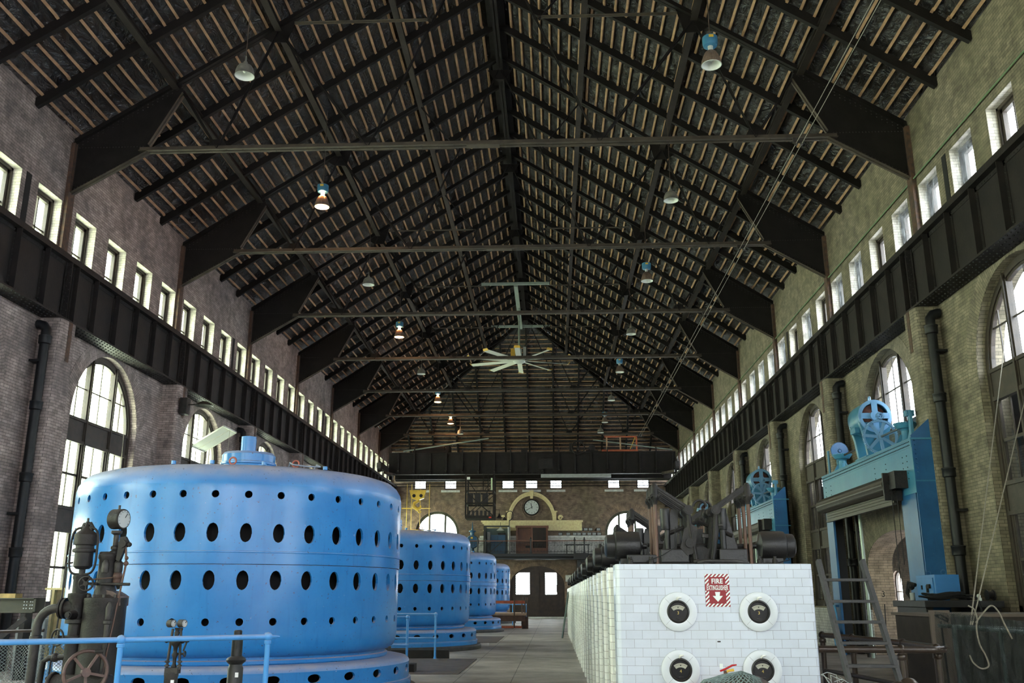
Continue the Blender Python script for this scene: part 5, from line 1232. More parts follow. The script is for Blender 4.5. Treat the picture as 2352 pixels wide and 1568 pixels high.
    m = M(); m.tube([(xc - .35, .22, .36), (xc, .3, .5), (xc + .36, .22, .34)], .022, 8); m.bar((xc - .3, .32, .46), (xc + .3, .32, .3), .03, .03); m.box(xc - .05, xc + .05, .30, .36, .045, .42); m.bar((xc - .4, .4, .35), (xc - .1, .4, .1), .03, .05); m.cyl((xc - .5, .3, .23), (xc + .5, .3, .23), .03, n=10); m.build('drive_linkage', IRON, e)
    m = M(); m.tube([(xc - .3, -.06, .42), (xc - .32, -.08, .2), (xc - .45, -.08, .12), (xc - .62, -.05, .06)], .005, 5); m.tube([(xc + .9, .25, .2), (xc + .95, .2, .08), (xc + .8, .15, .05)], .006, 5); m.build('loose_wire', BLACK, e)
    m = M(); m.box(xc - .0, xc + .07, .05, .1, .31, .35); m.box(xc + .17, xc + .22, .0, .05, .43, .455); m.build('contact_block', IRON_G, e, bevel=.004)
    for x in (.83, 1.05, 2.2, 2.36): M().lathe([(0, .0), (.03, .0), (.03, .05), (.018, .07), (.018, .09), (0, .09)], (x, -.03, .02), 8).build('terminal_stud', IRON, e)
    return e
m0 = mech(); nm_ = 10
for i in range(nm_):
    o = m0 if i == 0 else dup(m0)
    o.location = (0, 10.25 + 3.02*i, BZ)
    tag(o, 'black oil switch mechanism on the white block, %s from the camera' % ORD[i], 'switch mechanism', 'switch mechanisms in a row on the white block')
tag(M().tube([(1.42, 9.4, 1.82), (1.5, 9.38, 1.835), (1.8, 9.4, 1.83), (1.93, 9.5, 1.815)], .018, 10).build('pipe_piece', IRON_G, smooth=50), 'short grey pipe lying along the front edge of the white block top', 'pipe')
# tilted prop against the left side of the block
tag(M().bar((.33, 36.2, 0), (.59, 36.6, 1.66), .05, .05).build('steel_prop', plain('green_steel', (.05, .08, .07), .5)), 'thin dark green steel prop leaning against the far part of the white block', 'prop')

# ---------------------------------------------------------------- orange and brown work cart by the last generators
e = empty('work_cart', (0, 46.2, 0), label='rusty brown and orange wooden work platform beside the far blue generators', cat='cart')
m = M(); m.box(-3.2, -1.35, 0, 2.5, .35, .62); m.build('wooden_body', plain('brown_timber', (.14, .075, .04), .7, 0, (.09, .05, .03), 5), e)
M().box(-3.3, -1.3, -.05, 2.6, .62, .72).build('plank_deck', PLANK, e); M().box(-3.0, -1.5, -.1, 0, .04, .14).build('skid', ORANGE, e)
M().box(-3.4, -1.35, -.05, .05, 1.18, 1.30).build('top_board', ORANGE, e); M().box(-3.3, -1.4, 1.9, 2.0, 1.15, 1.27).build('top_board', ORANGE, e)
for x in (-1.85, -1.5, -1.35, -1.25): M().cyl((x, -.1 if x < -1.6 else .4, .05), (x, -.1 if x < -1.6 else .4, 1.45), .03, n=8).build('upright_rod', RUST, e)
M().box(-1.5, -1.2, .2, .5, .0, .55).build('end_box', RUST, e)

# ---------------------------------------------------------------- sluice hoist gantries on the right
def gear(m, c, R, r, w, teeth, axis='y', spokes=0, rim=.05):
    pr = []
    n = teeth*4
    for i in range(n):
        a = 2*pi*i/n; rr = R if (i % 4) in (0, 1) else R - r; pr.append((rr*cos(a), rr*sin(a)))
    inner = [((R - rim)*cos(2*pi*i/n), (R - rim)*sin(2*pi*i/n)) for i in range(n)]
    f = {'y': lambda p, q, h: (c[0]+p, c[1]+h, c[2]+q), 'z': lambda p, q, h: (c[0]+p, c[1]+q, c[2]+h), 'x': lambda p, q, h: (c[0]+h, c[1]+p, c[2]+q)}[axis]
    vs = [f(*p, -w/2) for p in pr] + [f(*p, w/2) for p in pr] + [f(*p, -w/2) for p in inner] + [f(*p, w/2) for p in inner]
    fs = []
    for i in range(n):
        k = (i+1) % n; fs += [(i, k, n+k, n+i), (2*n+i, 2*n+k, k, i), (n+i, n+k, 3*n+k, 3*n+i), (2*n+i, 3*n+i, 3*n+k, 2*n+k)]
    m.add(vs, fs)
    up = {'y': (0, 1, 0), 'z': (0, 0, 1), 'x': (1, 0, 0)}[axis]
    for i in range(spokes):
        a = 2*pi*i/spokes + .35; m.bar(f(0, 0, 0), f((R-rim)*cos(a), (R-rim)*sin(a), 0), .075*R/.45, .05, up)
    m.cyl(f(0, 0, -w*.9), f(0, 0, w*.9), R*.16, n=14)
    return m
def hoist():
    e = empty('hoist_gantry')
    # local y = 0 at near corner (world 21.35)
    D0, D1 = 8.2, 8.58; ZB = -.095
    def leg(y0, y1, nm, D1=D1):
        m = M(); m.box(D0, D0 + .02, y0, y1, ZB, 4.05); m.box(D0, D1, y0 - .01, y0 + .01, ZB, 4.05); m.box(D0, D1, y1 - .01, y1 + .01, ZB, 4.05); m.box(D1 - .02, D1, y0, y1, ZB, 4.05)
        return m.build(nm, BLUE_HD, e)
    leg(.1, 1.0, 'leg'); leg(6.55, 7.15, 'leg', D0 + .06)
    M().box(D0 + .07, D0 + .35, 6.75, 7.1, ZB, 4.05).build('dark_leg_backing', BLACK, e)  # black box put in for the dark interior behind the far leg
    m = M(); m.prism([(D0, ZB), (D1 + .1, ZB), (D1 + .1, 5.42), (D1 + .05, 5.42), (D0, 5.05)], lambda x, z: (x, .0, z), lambda x, z: (x, .03, z)); sp_ = m.build('near_side_plate', BLUE_HD, e)
    M().rivets([(D0 + .07, -.001, 4.2 + .105*i) for i in range(8)], (0, -1, 0), .022, .02).build('bolt_rivets', BLUE_HD, sp_)
    m = M(); m.box(D0 - .01, D0 + .01, .0, 7.2, 4.0, 4.95); m.box(D0 - .03, D1 + .2, -.02, 7.22, 4.95, 4.99); m.box(D0 - .02, D0, 0, 7.2, 4.78, 4.95); m.box(D0 - .012, D0, .0, .75, 3.75, 4.1); m.box(D0, D1 + .2, 7.18, 7.2, 4.0, 4.95); m.box(D0, D1 + .2, 0, 7.2, 4.0, 4.03)
    bm = m.build('cross_beam', BLUE_H, e)
    pts = [(D0 - .021, .1 + .085*i, z) for i in range(84) for z in (4.83, 4.91)] + [(D0 - .011, y, 4.1 + .13*i) for y in (.35, .62, 1.75, 2.55, 6.4, 6.9) for i in range(5)]
    M().rivets(pts, (-1, 0, 0), .017, .012).build('beam_rivets', STEEL, bm)
    # motor facing down the hall on a cast pedestal
    mc = (8.47, 3.3, 6.05)
    m = M(); m.lathe([(.33, -.35), (.40, -.33), (.43, -.28), (.43, .55), (.40, .62), (.1, .66)], mc, 40, 'y'); mo = m.build('motor_shell', BLUE_H, e, smooth=35)
    m = M(); m.lathe([(.43, -.33), (.43, -.37), (.34, -.38), (.34, -.34)], mc, 40, 'y')
    for i in range(4): a = pi/2*i + pi/2; m.bar((mc[0], mc[1]-.37, mc[2]), (mc[0] + .37*cos(a), mc[1]-.37, mc[2] + .37*sin(a)), .15, .03, (0, 1, 0))
    m.cyl((mc[0], mc[1]-.42, mc[2]), (mc[0], mc[1]-.34, mc[2]), .13, n=20); m.build('motor_end_bell', BLUE_HL, mo, smooth=30)
    M().lathe([(0, -.2), (.32, -.2), (.36, -.1)], mc, 28, 'y').build('copper_windings', plain('copper_windings', (.16, .06, .045), .5, .4, (.09, .04, .035), 14, .4), mo)
    M().torus((mc[0], mc[1] - .05, mc[2] + .5), .07, .02, 'x', 16, 8).build('lifting_eye', BLUE_HL, mo, smooth=60)
    m = M()
    for dy in (-.3, .45): m.prism([(8.22, 4.98), (8.86, 4.98), (8.80, 5.5), (8.9, 5.9), (8.06, 5.9), (8.16, 5.5)], lambda x, z: (x, mc[1] + dy, z), lambda x, z: (x, mc[1] + dy + .12, z))
    m.box(8.15, 8.85, mc[1] - .35, mc[1] + .6, 4.98, 5.03); m.box(8.0, 8.14, mc[1] - .1, mc[1] + .3, 5.65, 5.8); m.build('pedestal', BLUE_H, e, bevel=.015)
    wc = (8.43, 2.6, 5.44)
    gear(M(), wc, .45, .022, .09, 72, 'y', 7, .06).build('large_gear_wheel', BLUE_HL, e)
    gear(M(), (mc[0], 2.6, 5.98), .1, .02, .1, 16, 'y').build('pinion', BLUE_HL, e)
    M().cyl((8.43, 3.3, 5.44), (8.47, 1.1, 5.44), .028, n=12).build('drive_shaft', plain('shaft_steel', (.12, .14, .15), .35, .8), e)
    def bevelset(y, s):
        m = M(); m.lathe([(.12, 4.99), (.14, 5.03), (.12, 5.1), (.11, 5.3), (.15, 5.36)], (8.47, y, 0), 22)
        for a in range(3): a_ = 2*pi*a/3 + 1; m.bar((8.47 + .11*cos(a_), y + .11*sin(a_), 5.2), (8.47 + .22*cos(a_), y + .22*sin(a_), 5.0), .03, .08)
        m.build('bevel_pedestal', BLUE_H, e, smooth=35)
        m = M(); m.lathe([(.12, 5.34), (.2, 5.36), (.26, 5.44), (.27, 5.47)], (8.47, y, 0), 36); gear(m, (8.47, y, 5.475), .28, .03, .03, 36, 'z', 0, .2); m.build('bevel_gear', BLUE_H, e, smooth=35)
        m = M(); m.prism([(0, 4.99), (.35, 4.99), (.12, 5.25), (.12, 5.7), (0, 5.74)], lambda p, z: (8.42, y + s*(.42 - p), z), lambda p, z: (8.5, y + s*(.42 - p), z)); m.box(8.36, 8.56, y + s*.36 - .04, y + s*.36 + .1, 5.6, 5.74); m.build('bearing_bracket', BLUE_H, e, bevel=.01)
    bevelset(.95, -1)
    bevelset(6.0, 1)
    m = M(); gear(m, (8.47, 6.2, 5.62), .26, .02, .06, 40, 'y', 0, .2); m.build('side_gear', BLUE_HD, e)
    M().cyl((8.3, 6.75, 4.98), (8.3, 6.75, 5.7), .035, n=10).build('side_rod', BLUE_H, e)
    M().cyl((8.47, 3.9, 5.44), (8.47, 6.6, 5.44), .028, n=10).build('long_shaft', IRON_G, e)
    # rolled shutter under the beam
    m = M(); n = 40; vs = []
    for j, y in enumerate((1.05, 6.75)):
        for i in range(n): a = 2*pi*i/n; r_ = .2 + (.008 if i % 4 < 2 else 0); vs.append((8.0 + r_*cos(a), y, 4.05 + r_*sin(a)))
    m.add(vs, [(i, (i+1) % n, n+(i+1) % n, n+i) for i in range(n)] + [tuple(range(n)), tuple(range(n, 2*n))[::-1]])
    ro = m.build('shutter_roll', plain('dark_bronze_slats', (.055, .048, .038), .5, .3, (.038, .033, .028), 6), e)
    m = M()
    for i in range(4): m.box(8.02, 8.05 , 1.0, 6.5, 3.60 + .07*i, 3.66 + .07*i); 
    m.box(7.99, 8.08, 1.0, 6.5, 3.57, 3.62); m.build('shutter_curtain', plain('dark_bronze_slats2', (.055, .048, .038), .5, .3), e)
    m = M(); m.box(7.78, 8.19, .88, .95, 3.66, 4.3); m.box(7.9, 8.19, .45, .88, 3.9, 4.3); gear(m, (8.0, .84, 4.12), .15, .015, .03, 26, 'y', 6, .03); gear(m, (7.98, .84, 3.86), .1, .015, .03, 20, 'y', 4, .03); m.build('chain_gearbox', IRON, e)
    for dx, dy, l in ((0, 0, 2.0), (.14, .05, 1.6)): M().cyl((7.92 + dx, .82 + dy, 3.8), (7.92 + dx, .82 + dy, 3.8 - l), .009, n=6).build('pull_chain', IRON, e)
    for dx, dy in ((.25, 5.55), (.25, 5.2)): M().cyl((8.3 + dx, dy, ZB), (8.3 + dx, dy, 4.9), .045, n=12).build('screw_spindle', IRON if dy > 5.4 else GALV, e)
    return e
h0 = hoist()
for i in range(4):
    if i == 3: break
    o = h0 if i == 0 else dup(h0)
    o.location = (0, .94*(21.35 + 13.73*i), 1.5*.06); o.scale = (.94, .94, .94)
    tag(o, ('nearest teal-blue hoist gantry with motor and spoked gear wheel, by the right wall', 'second teal-blue hoist gantry, seen behind the black switch rods', 'farthest blue hoist gantry by the right wall, nearly hidden')[i], 'hoist', 'blue hoist gantries along the right wall')
HOSE = plain('blue_hose', (.05, .25, .50), .4)
e = empty('hose_coil', (7.62, 26.5, 0), label='coiled pale blue hose hanging on the far leg of the nearest hoist gantry', cat='hose')
m = M()
for i in range(5): m.torus((0, .01*i, .88 - .03*i), .16 + .015*i, .022, 'x', 24, 8); 
m.v = [(x, y, .88 + (z - .88)*2.2) for x, y, z in m.v]; m.build('coil', HOSE, e, smooth=60); M().box(.0, .1, -.12, .12, 1.22, 1.28).build('hanger', BLUE_HD, e)

# ---------------------------------------------------------------- things at the right, in front of the wall
LADW = plain('dark_weathered_wood', (.012, .012, .013), .6, 0, (.024, .022, .022), 9, .4)
e = empty('wooden_ladder', (0, 0, 0), label='dark wooden ladder with flat rungs standing right beside the white tiled block', cat='ladder')
La, Lb = Vector((2.40, 7.6, -.0)), Vector((2.215, 8.05, 1.79)); Ra, Rb = Vector((2.82, 7.6, 0)), Vector((2.575, 8.05, 1.79))
for a, b in ((La, Lb), (Ra, Rb)): M().bar(a, b, .035, .075, (0, 1, 0)).build('stringer', LADW, e, bevel=.004)
for z in (1.63, 1.46, 1.30, 1.14, .97, .80, .63, .46, .29, .12):
    f = z / 1.79; p, q = La.lerp(Lb, f), Ra.lerp(Rb, f); M().bar(p, q, .085, .024, (0, 0, 1)).build('rung', LADW, e, bevel=.004)
e = empty('pipe_railing', (0, 0, 0), label='shiny brown pipe railing with a rounded corner, behind the wooden ladder', cat='railing')
mr = M(); mr.tube([(2.6, 9.7, 1.0), (3.66, 9.62, 1.0), (3.78, 9.65, 1.0), (3.84, 9.75, 1.0), (3.86, 9.9, 1.0), (3.88, 11.0, 1.0), (3.74, 12.4, 1.0), (3.6, 13.2, 1.0)], .033, 14); mr.build('top_rail', BROWNPIPE, e, smooth=60)
M().tube([(3.86, 9.95, .55), (3.88, 11.0, .55), (3.74, 12.4, .55), (3.6, 13.2, .55)], .027, 12).build('middle_rail', BROWNPIPE, e, smooth=60)
for x, y in ((3.38, 9.65), (3.8, 9.85), (3.88, 11.0), (3.75, 12.4), (3.6, 13.2)):
    m = M(); m.cyl((x, y, 0), (x, y, 1.0), .033, n=14); m.lathe([(.034, -.1), (.046, -.09), (.046, -.05), (.036, -.04)], (x, y, 1.0), 14); m.ball((x, y, 1.0), .048, 12); m.build('post', BROWNPIPE, e, smooth=50)
tag(M().box(3.2, 3.6, 12.8, 13.1, 0, .02).build('drain_cover', IRON), 'small dark drain cover on the floor behind the brown railing', 'drain cover')
e = empty('electrical_box', (-.57, 18.92, -.03), label='blue electrical switch box beside the near leg of the hoist gantry', cat='electrical box')
bxm = plain('blue_box_paint', (.03, .17, .42), .4, 0, (.025, .15, .38), 5)
M().box(7.98, 8.45, 0, .95, 1.5, 1.94).build('box_body', bxm, e, bevel=.01)
M().box(7.96, 7.985, .08, .85, 1.53, 1.88).build('box_door', bxm, e, bevel=.005)
m = M(); m.box(7.93, 7.965, .3, .36, 1.6, 1.74); m.box(7.92, 7.965, .18, .3, 1.68, 1.76); m.box(7.94, 7.965, .6, .64, 1.66, 1.74); m.build('switch_handle', BLACK, e)
for y in (.1, .85): M().torus((8.2, y, 1.98), .045, .01, 'y', 14, 6).build('lifting_eye', BLUE_HD, e)
m = M(); m.tube([(7.95, .95, 1.75), (7.88, 1.1, 1.8), (7.85, 1.15, 1.6), (7.92, 1.1, 1.45), (7.86, 1.2, 1.3), (7.9, 1.3, .9)], .04, 8); m.ball((7.9, 1.05, 1.72), .07); m.build('cable_tangle', BLACK, e)
M().cyl((7.88, .98, 1.45), (7.88, .98, 1.6), .05, n=14).build('grey_canister', GREY, e)
e = empty('work_bench', (0, 0, 0), label='black steel bench top piled with cable, standing under the blue electrical box', cat='bench')
M().box(6.9, 8.35, 18.2, 19.9, 1.30, 1.42).build('bench_top', IRON_B, e, bevel=.01); M().box(6.95, 7.08, 18.3, 19.8, 0, 1.30).build('leg', IRON_B, e); M().box(8.2, 8.33, 18.3, 19.8, 0, 1.30).build('leg', IRON_B, e)
e = empty('cable_coil', (7.45, 18.6, 1.44), label='heap of black cable coiled on the bench under the blue box', cat='cable')
m = M(); rnd = random.Random(5)
for i in range(9): m.torus((rnd.uniform(-.1, .1), rnd.uniform(-.06, .06), .02 + .012*i), .2 + .03*rnd.random(), .014, 'z', 26, 6)
m.v = [(x*1.5, y, z + .02*sin(x*14)) for x, y, z in m.v]; m.build('coil', BLACK, e)
M().cord([(.3, -.1, .08), (.4, -.3, .06), (.43, -.42, -.05), (.45, -.45, -.3)], .02, 8).build('loose_end', BLACK, e)
e = empty('cable_reel', (8.22, 18.45, 1.42), label='small dark cable reel standing upright at the right end of the bench', cat='reel')
m = M(); m.cyl((-.05, 0, .1), (.05, 0, .1), .07, n=16); m.build('reel_core', IRON, e); 
for x in (-.06, .06): M().cyl((x - .008, 0, .1), (x + .008, 0, .1), .1, n=20).build('reel_flange', IRON_B, e)
e = empty('glass_insulator', (7.98, 18.4, 1.42), label='small clear glass insulator beside the cable reel', cat='insulator')
M().lathe([(.05, 0), (.05, .05), (.035, .06), (.04, .09), (.025, .12), (0, .125)], n=16).build('insulator_body', plain('pale_glass', (.6, .65, .62), .15), e, smooth=60)
BROWNBD = plain('grey_brown_board', (.12, .095, .078), .7, 0, (.14, .11, .09), 4, .2)
e = empty('timber_crate', (0, 0, 0), label='big dark timber crate with a pale board end, in front of the bench', cat='crate')
M().box(5.34, 5.62, 13.95, 14.0, 0, 1.31).build('pale_end_board', BROWNBD, e, bevel=.004)
M().box(5.36, 7.4, 14.0, 15.4, 0, 1.22).build('crate_body', plain('near_black_timber', (.022, .017, .014), .8, 0, (.035, .026, .02), 5), e)
M().box(5.33, 7.5, 13.98, 15.5, 1.22, 1.26).build('top_edge', BROWNBD, e)
e = empty('long_crowbar', (5.46, 13.85, 0), label='black iron bar with a looped handle leaning on the pale board', cat='bar')
m = M(); m.cyl((0, 0, 0), (.0, .05, 1.16), .014, n=8); m.tube([(-.08, .03, 1.24), (0, .03, 1.2), (.09, .03, 1.15), (.1, .03, 1.19), (.0, .03, 1.25), (-.08, .03, 1.24)], .012, 6); m.build('iron_bar', BLACK, e)
e = empty('net_frame', (0, 0, 0), label='pipe frame draped with dark green netting at the right edge', cat='net')
m = M(); m.cyl((4.45, 11.0, 1.17), (5.6, 11.0, 1.09), .025, n=10); m.cyl((4.45, 10.99, 0), (4.45, 10.99, 1.17), .022, n=10); m.cyl((4.95, 10.99, 0), (4.95, 10.99, 1.13), .022, n=10); m.cyl((4.48, 11.5, 1.17), (5.7, 11.5, 1.12), .022, n=8)
m.build('pipe_frame', plain('green_grey_pipe', (.055, .08, .075), .4, .3), e, smooth=40)
netsheet([(4.42 + .05*i, 10.94, 1.33 - .1*i/16) for i in range(26)], [(4.36 + .05*i, 10.94, .0) for i in range(26)], NET, 'n').build('draped_net', NET, e)
netsheet([(4.42 + .05*i, 11.4, 1.33 - .1*i/16) for i in range(26)], [(4.40 + .05*i, 11.45, .0) for i in range(26)], NET, 'n').build('draped_net', NET, e)
for x in (4.5, 4.62): M().torus((x, 10.8, .28 if x < 4.6 else .3), .16, .018, 'y', 24, 6).build('wheel', BLACK, e)
e = empty('rope', (0, 10.9, 0), label='pale twisted rope looped over the netted pipe frame', cat='rope')
M().cord([(4.6, 0, 1.4), (4.66, 0, 1.36), (4.68, 0, 1.25), (4.66, 0, 1.17), (4.67, 0, 1.0), (4.72, 0, .88), (4.74, 0, .77), (4.66, 0, .74), (4.58, 0, .8), (4.55, 0, .88)], .009, 8).build('rope_strand', ROPE, e, smooth=60)
M().cord([(4.66, 0, 1.22), (4.76, 0, 1.33), (4.85, 0, 1.4), (4.92, 0, 1.34), (4.97, 0, 1.2), (5.03, 0, 1.05)], .009, 8).build('rope_strand', ROPE, e, smooth=60)
e = empty('pull_rope', (0, 10.9, 0), label='two thin pale cords running up from the net frame to the right wall window', cat='rope')
M().cyl((4.6, 0, 1.2), (8.45, 6.2, 5.9), .008, n=6).build('cord', ROPE, e); M().cyl((4.62, 0, 1.2), (8.5, 5.2, 5.6), .008, n=6).build('cord', ROPE, e)
for i, (y, x) in enumerate(((22.9, 8.9), (23.4, 8.8))):
    tag(M().tube([(x, y + 3.4, 1.3 - .2*i), (x - .05, y + 3.4, 0)], .014, 6).build('iron_rod', IRON), ('thin iron rod leaning on the brick jamb of the doorway behind the hoist', 'second thin iron rod leaning in the doorway behind the hoist')[i], 'rod')
NUM = plain('black_lettering', (.01, .01, .01), .7)
text_mesh('painted_numeral', '3', .22, NUM, wallR, (8.93, 26.395, 1.55), rot=(pi/2, 0, 0))
e = empty('wall_cabinet', (0, 33.6, 0), label='dark blue box with a chain on the white glazed wall beyond the tiled block', cat='box')
M().box(8.2, 8.58, -.3, .3, .35, .95).build('cabinet_body', BLUE_LOCK, e); M().tube([(8.3, -.3, .75), (8.35, -1.0, .68), (8.45, -1.8, .72)], .012, 6).build('chain', IRON, e)
# wire pair under the ties, conduit along the right wall
e = empty('wire_pair', (0, 0, 0), label='pair of pale wires strung under the roof ties along the right side', cat='wire', group=None)
for dx in (0, .14): M().cyl((5.92 + dx, 8, 11.92), (5.92 + dx, 62.6, 11.92), .009, n=6).build('wire', ROPE, e)
for k in range(7): m = M(); m.box(5.86, 6.12, T0 + BAY*k - .03, T0 + BAY*k + .03, 11.95, 12.07); m.ball((5.92, T0 + BAY*k, 11.92), .04, 8); m.ball((6.06, T0 + BAY*k, 11.92), .04, 8); m.build('clamp', IRON_G, e)
e = empty('conduit', (0, 0, 0), label='thin green conduit running along the right wall above the small windows', cat='conduit')
M().cyl((8.55, 8, 10.93), (8.55, YF - .1, 10.93), .018, n=8).build('pipe', plain('green_conduit', (.12, .20, .10), .5), e)
# adjustable shade lamp on the left wall
e = empty('wall_lamp', (-11.1, 27.2, 7.1), label='dark floodlight with round shade bracketed to the second left pier', cat='lamp')
M().box(-.1, .12, -.15, .15, -.3, .2).build('bracket_box', IRON, e, bevel=.01); M().cyl((.1, 0, .0), (.45, -.05, .0), .02).build('arm', IRON, e)
M().lathe([(.02, .1), (.1, .08), (.2, .02), (.28, -.04), (.27, -.05), (.19, .0), (.0, .04)], (.62, -.05, 0), 24).build('shade', IRON, e, smooth=60)
# the pivoted sash standing open in the third left window
e = empty('open_sash', (XL - .2, 30.7, 6.3), label='white glazed sash tilted open into the hall in the second left arched window', cat='window sash')
m = M(); th = Vector((1.0, 0, .62)).normalized()
for dy in (-.62, .62, 0): m.bar((0, dy, 0), Vector((0, dy, 0)) + th*1.25, .04, .05)
for t in (0, 1.25): m.bar(Vector((0, -.62, 0)) + th*t, Vector((0, .62, 0)) + th*t, .05, .05)
m.build('sash_frame', plain('white_sash', (.62, .62, .55), .5), e); 
m = M(); q = [Vector((0, -.6, 0)), Vector((0, .6, 0)), Vector((0, .6, 0)) + th*1.25, Vector((0, -.6, 0)) + th*1.25]; m.add([tuple(v) for v in q] + [tuple(v + Vector((0, 0, .006))) for v in q], [(0, 1, 2, 3), (7, 6, 5, 4)]); m.build('sash_pane', plain('whitewashed_glass', (.72, .74, .66), .3), e)
M().cyl(tuple(th*1.25), (1.05, 0, -.6), .006, n=5).build('sash_cord', ROPE, e)
for k, (yy, zz) in enumerate(((24.6, 5.6),)): tag(M().cyl((XL + .1, yy, 5.75), (XL + .15, yy, 2.6), .008, n=6).build('sash_cord', ROPE), 'pale cord hanging down the first left arched window', 'cord')

# ---------------------------------------------------------------- balcony on the far wall
BLKP = plain('black_balcony_paint', (.012, .013, .014), .4, .1)
BAL_Y, BZ0, BZ1 = 65.2, 3.93, 4.33
e = empty('balcony', (0, 0, 0), label='black moulded balcony slab along the far wall above the main doors', cat='balcony')
m = M(); m.prism([(YF, BZ0 + .12), (BAL_Y + .35, BZ0), (BAL_Y + .1, BZ0), (BAL_Y + .1, BZ0 + .12), (BAL_Y, BZ0 + .2), (BAL_Y, BZ1), (YF, BZ1)], lambda y, z: (-9.5, y, z), lambda y, z: (XR, y, z)); m.build('slab', BLKP, e)
m = M(); m.box(1.45, 2.4, BAL_Y - .35, BAL_Y, BZ0 - .02, BZ1 + .02); m.build('bay_block', BLKP, e, bevel=.03)
M().box(1.7, 2.2, BAL_Y + .1, YF, 3.2, BZ0).build('bracket', BLKP, e)
e = empty('balcony_railing', (0, 0, 0), label='ornate black iron balcony railing with a reddish wooden handrail', cat='railing')
M().box(-9.5, XR, BAL_Y - .03, BAL_Y + .06, 5.15, 5.21).build('wooden_handrail', BROWNW, e, bevel=.01)
m = M(); m.box(-9.5, XR, BAL_Y, BAL_Y + .02, 4.42, 4.45); m.box(-9.5, XR, BAL_Y, BAL_Y + .02, 5.02, 5.05); m.build('rail_bars', BLKP, e)
m = M(); x = -9.4
i = 0
while x < 8.5:
    m.box(x - .008, x + .008, BAL_Y, BAL_Y + .016, 4.34, 5.15)
    if i % 2: m.torus((x, BAL_Y + .01, 4.9), .05, .008, 'y', 8, 4); m.torus((x, BAL_Y + .01, 4.5), .05, .008, 'y', 8, 4)
    x += .115; i += 1
m.build('balusters', BLKP, e, stuff=True)
for x in (-5.14, -4.6, -1.48, 1.53, 2.19, 6.2): M().lathe([(.075, 4.33), (.075, 4.4), (.05, 4.45), (.05, 5.2), (.08, 5.22), (.08, 5.27), (.03, 5.29), (.055, 5.35), (.03, 5.41), (.0, 5.44)], (x, BAL_Y, 0), 12).build('newel_post', BLKP, e, smooth=40)
# clock with its pediment
ck = empty('wall_clock', (-1.46, YF, 7.69), label='large round white clock with black hands on the far brick wall', cat='clock')
CF = plain('clock_face', (.66, .70, .66), .5)
M().lathe([(0, -.1), (.52, -.1), (.52, -.08)], n=48, axis='y').build('clock_face', CF, ck)
M().lathe([(.50, -.11), (.53, -.14), (.57, -.13), (.58, -.06), (.58, 0)], n=48, axis='y').build('black_rim', BLACK, ck, smooth=40)
m = M()
for i in range(12): a = radians(30*i); m.bar((.35*sin(a), -.105, .35*cos(a)), (.47*sin(a), -.105, .47*cos(a)), .022, .01, (0, 1, 0))
m.build('hour_marks', BLACK, ck, stuff=True)
for a, l, w in ((radians(-10), .3, .045), (radians(-118), .44, .03)): M().bar((-.1*sin(a), -.12, -.1*cos(a)), (l*sin(a), -.12, l*cos(a)), w, .01, (0, 1, 0)).build('clock_hand', BLACK, ck)
M().torus((0, -.03, 0), .74, .045, 'y', 48, 8).build('brick_ring', BR_F, ck)
pd = empty('clock_pediment', (0, YF, 0), label='cream arched stone pediment and cornice round the clock on the far wall', cat='pediment')
m = M()
for (r0, r1, d) in ((1.50, 1.66, .16), (1.62, 1.74, .26)):
    n = 36
    for i in range(n):
        a, b = pi*i/n, pi*(i+1)/n; c_ = -1.46; zc = 6.75
        m.prism([(c_ + r0*cos(a), zc + r0*sin(a)*1.17), (c_ + r1*cos(a), zc + r1*sin(a)*1.17), (c_ + r1*cos(b), zc + r1*sin(b)*1.17), (c_ + r0*cos(b), zc + r0*sin(b)*1.17)], lambda x, z, d=d: (x, -d, z), lambda x, z: (x, 0, z))
m.build('arch_moulding', CREAM, pd)
m = M(); m.box(-5.1, 2.2, -.35, 0, 6.62, 6.75); m.box(-5.0, 2.1, -.28, 0, 6.5, 6.62); m.box(-4.9, 2.0, -.2, 0, 6.1, 6.5); m.box(-4.95, 2.05, -.25, 0, 6.02, 6.1); m.box(1.55, 2.12, -.3, 0, 6.02, 6.75); m.build('cornice', CREAM, pd, bevel=.01)
m = M(); m.prism([(-1.56, 8.3), (-1.36, 8.3), (-1.3, 8.88), (-1.62, 8.88)], lambda x, z: (x, -.32, z), lambda x, z: (x, 0, z)); m.build('keystone', CREAM, pd, bevel=.02)
for s in (-1, 1):
    x = -1.46 + s*2.05
    m = M(); m.tube([(x + s*(.18*cos(t)*(1 - t/14)), -.12, 6.95 + .18*sin(t)*(1 - t/14)) for t in [k*.45 for k in range(24)]], .05, 6); m.box(min(x - s*.45, x - s*.2), max(x - s*.45, x - s*.2), -.25, 0, 7.35, 7.42); m.box(min(x - s*.42, x - s*.28), max(x - s*.42, x - s*.28), -.18, 0, 6.75, 7.35); m.build('scroll', CREAM, pd, smooth=50)
# balcony furniture
e = empty('display_cabinet', (0, 66.85, BZ1), label='reddish brown glazed wooden cabinet standing in the middle of the balcony', cat='cabinet')
M().box(-2.55, -.3, 0, .45, 0, .45).build('cabinet_base', BROWNW, e); M().box(-2.5, -.35, .38, .45, .45, 1.85).build('cabinet_back', BROWNW, e)
m = M()
for x in (-2.55, -1.5, -.42): m.box(x, x + .12, -.02, .45, .45, 1.85)
m.box(-2.6, -.25, -.05, .48, 1.85, 2.0); m.build('cabinet_frame', BROWNW, e)
M().box(-1.38, -.45, .0, .01, .45, 1.85).build('glass_door', glassmat('dulled_glass', (.55, .5, .45), rough=.5), e)  # tint and roughness set to dull the window reflection
M().box(-1.9, -1.5, .1, .3, .45, .62).build('model', IRON, e)
e = empty('metal_locker', (0, 66.7, BZ1), label='dark blue two-door steel locker left of the brown balcony cabinet', cat='locker')
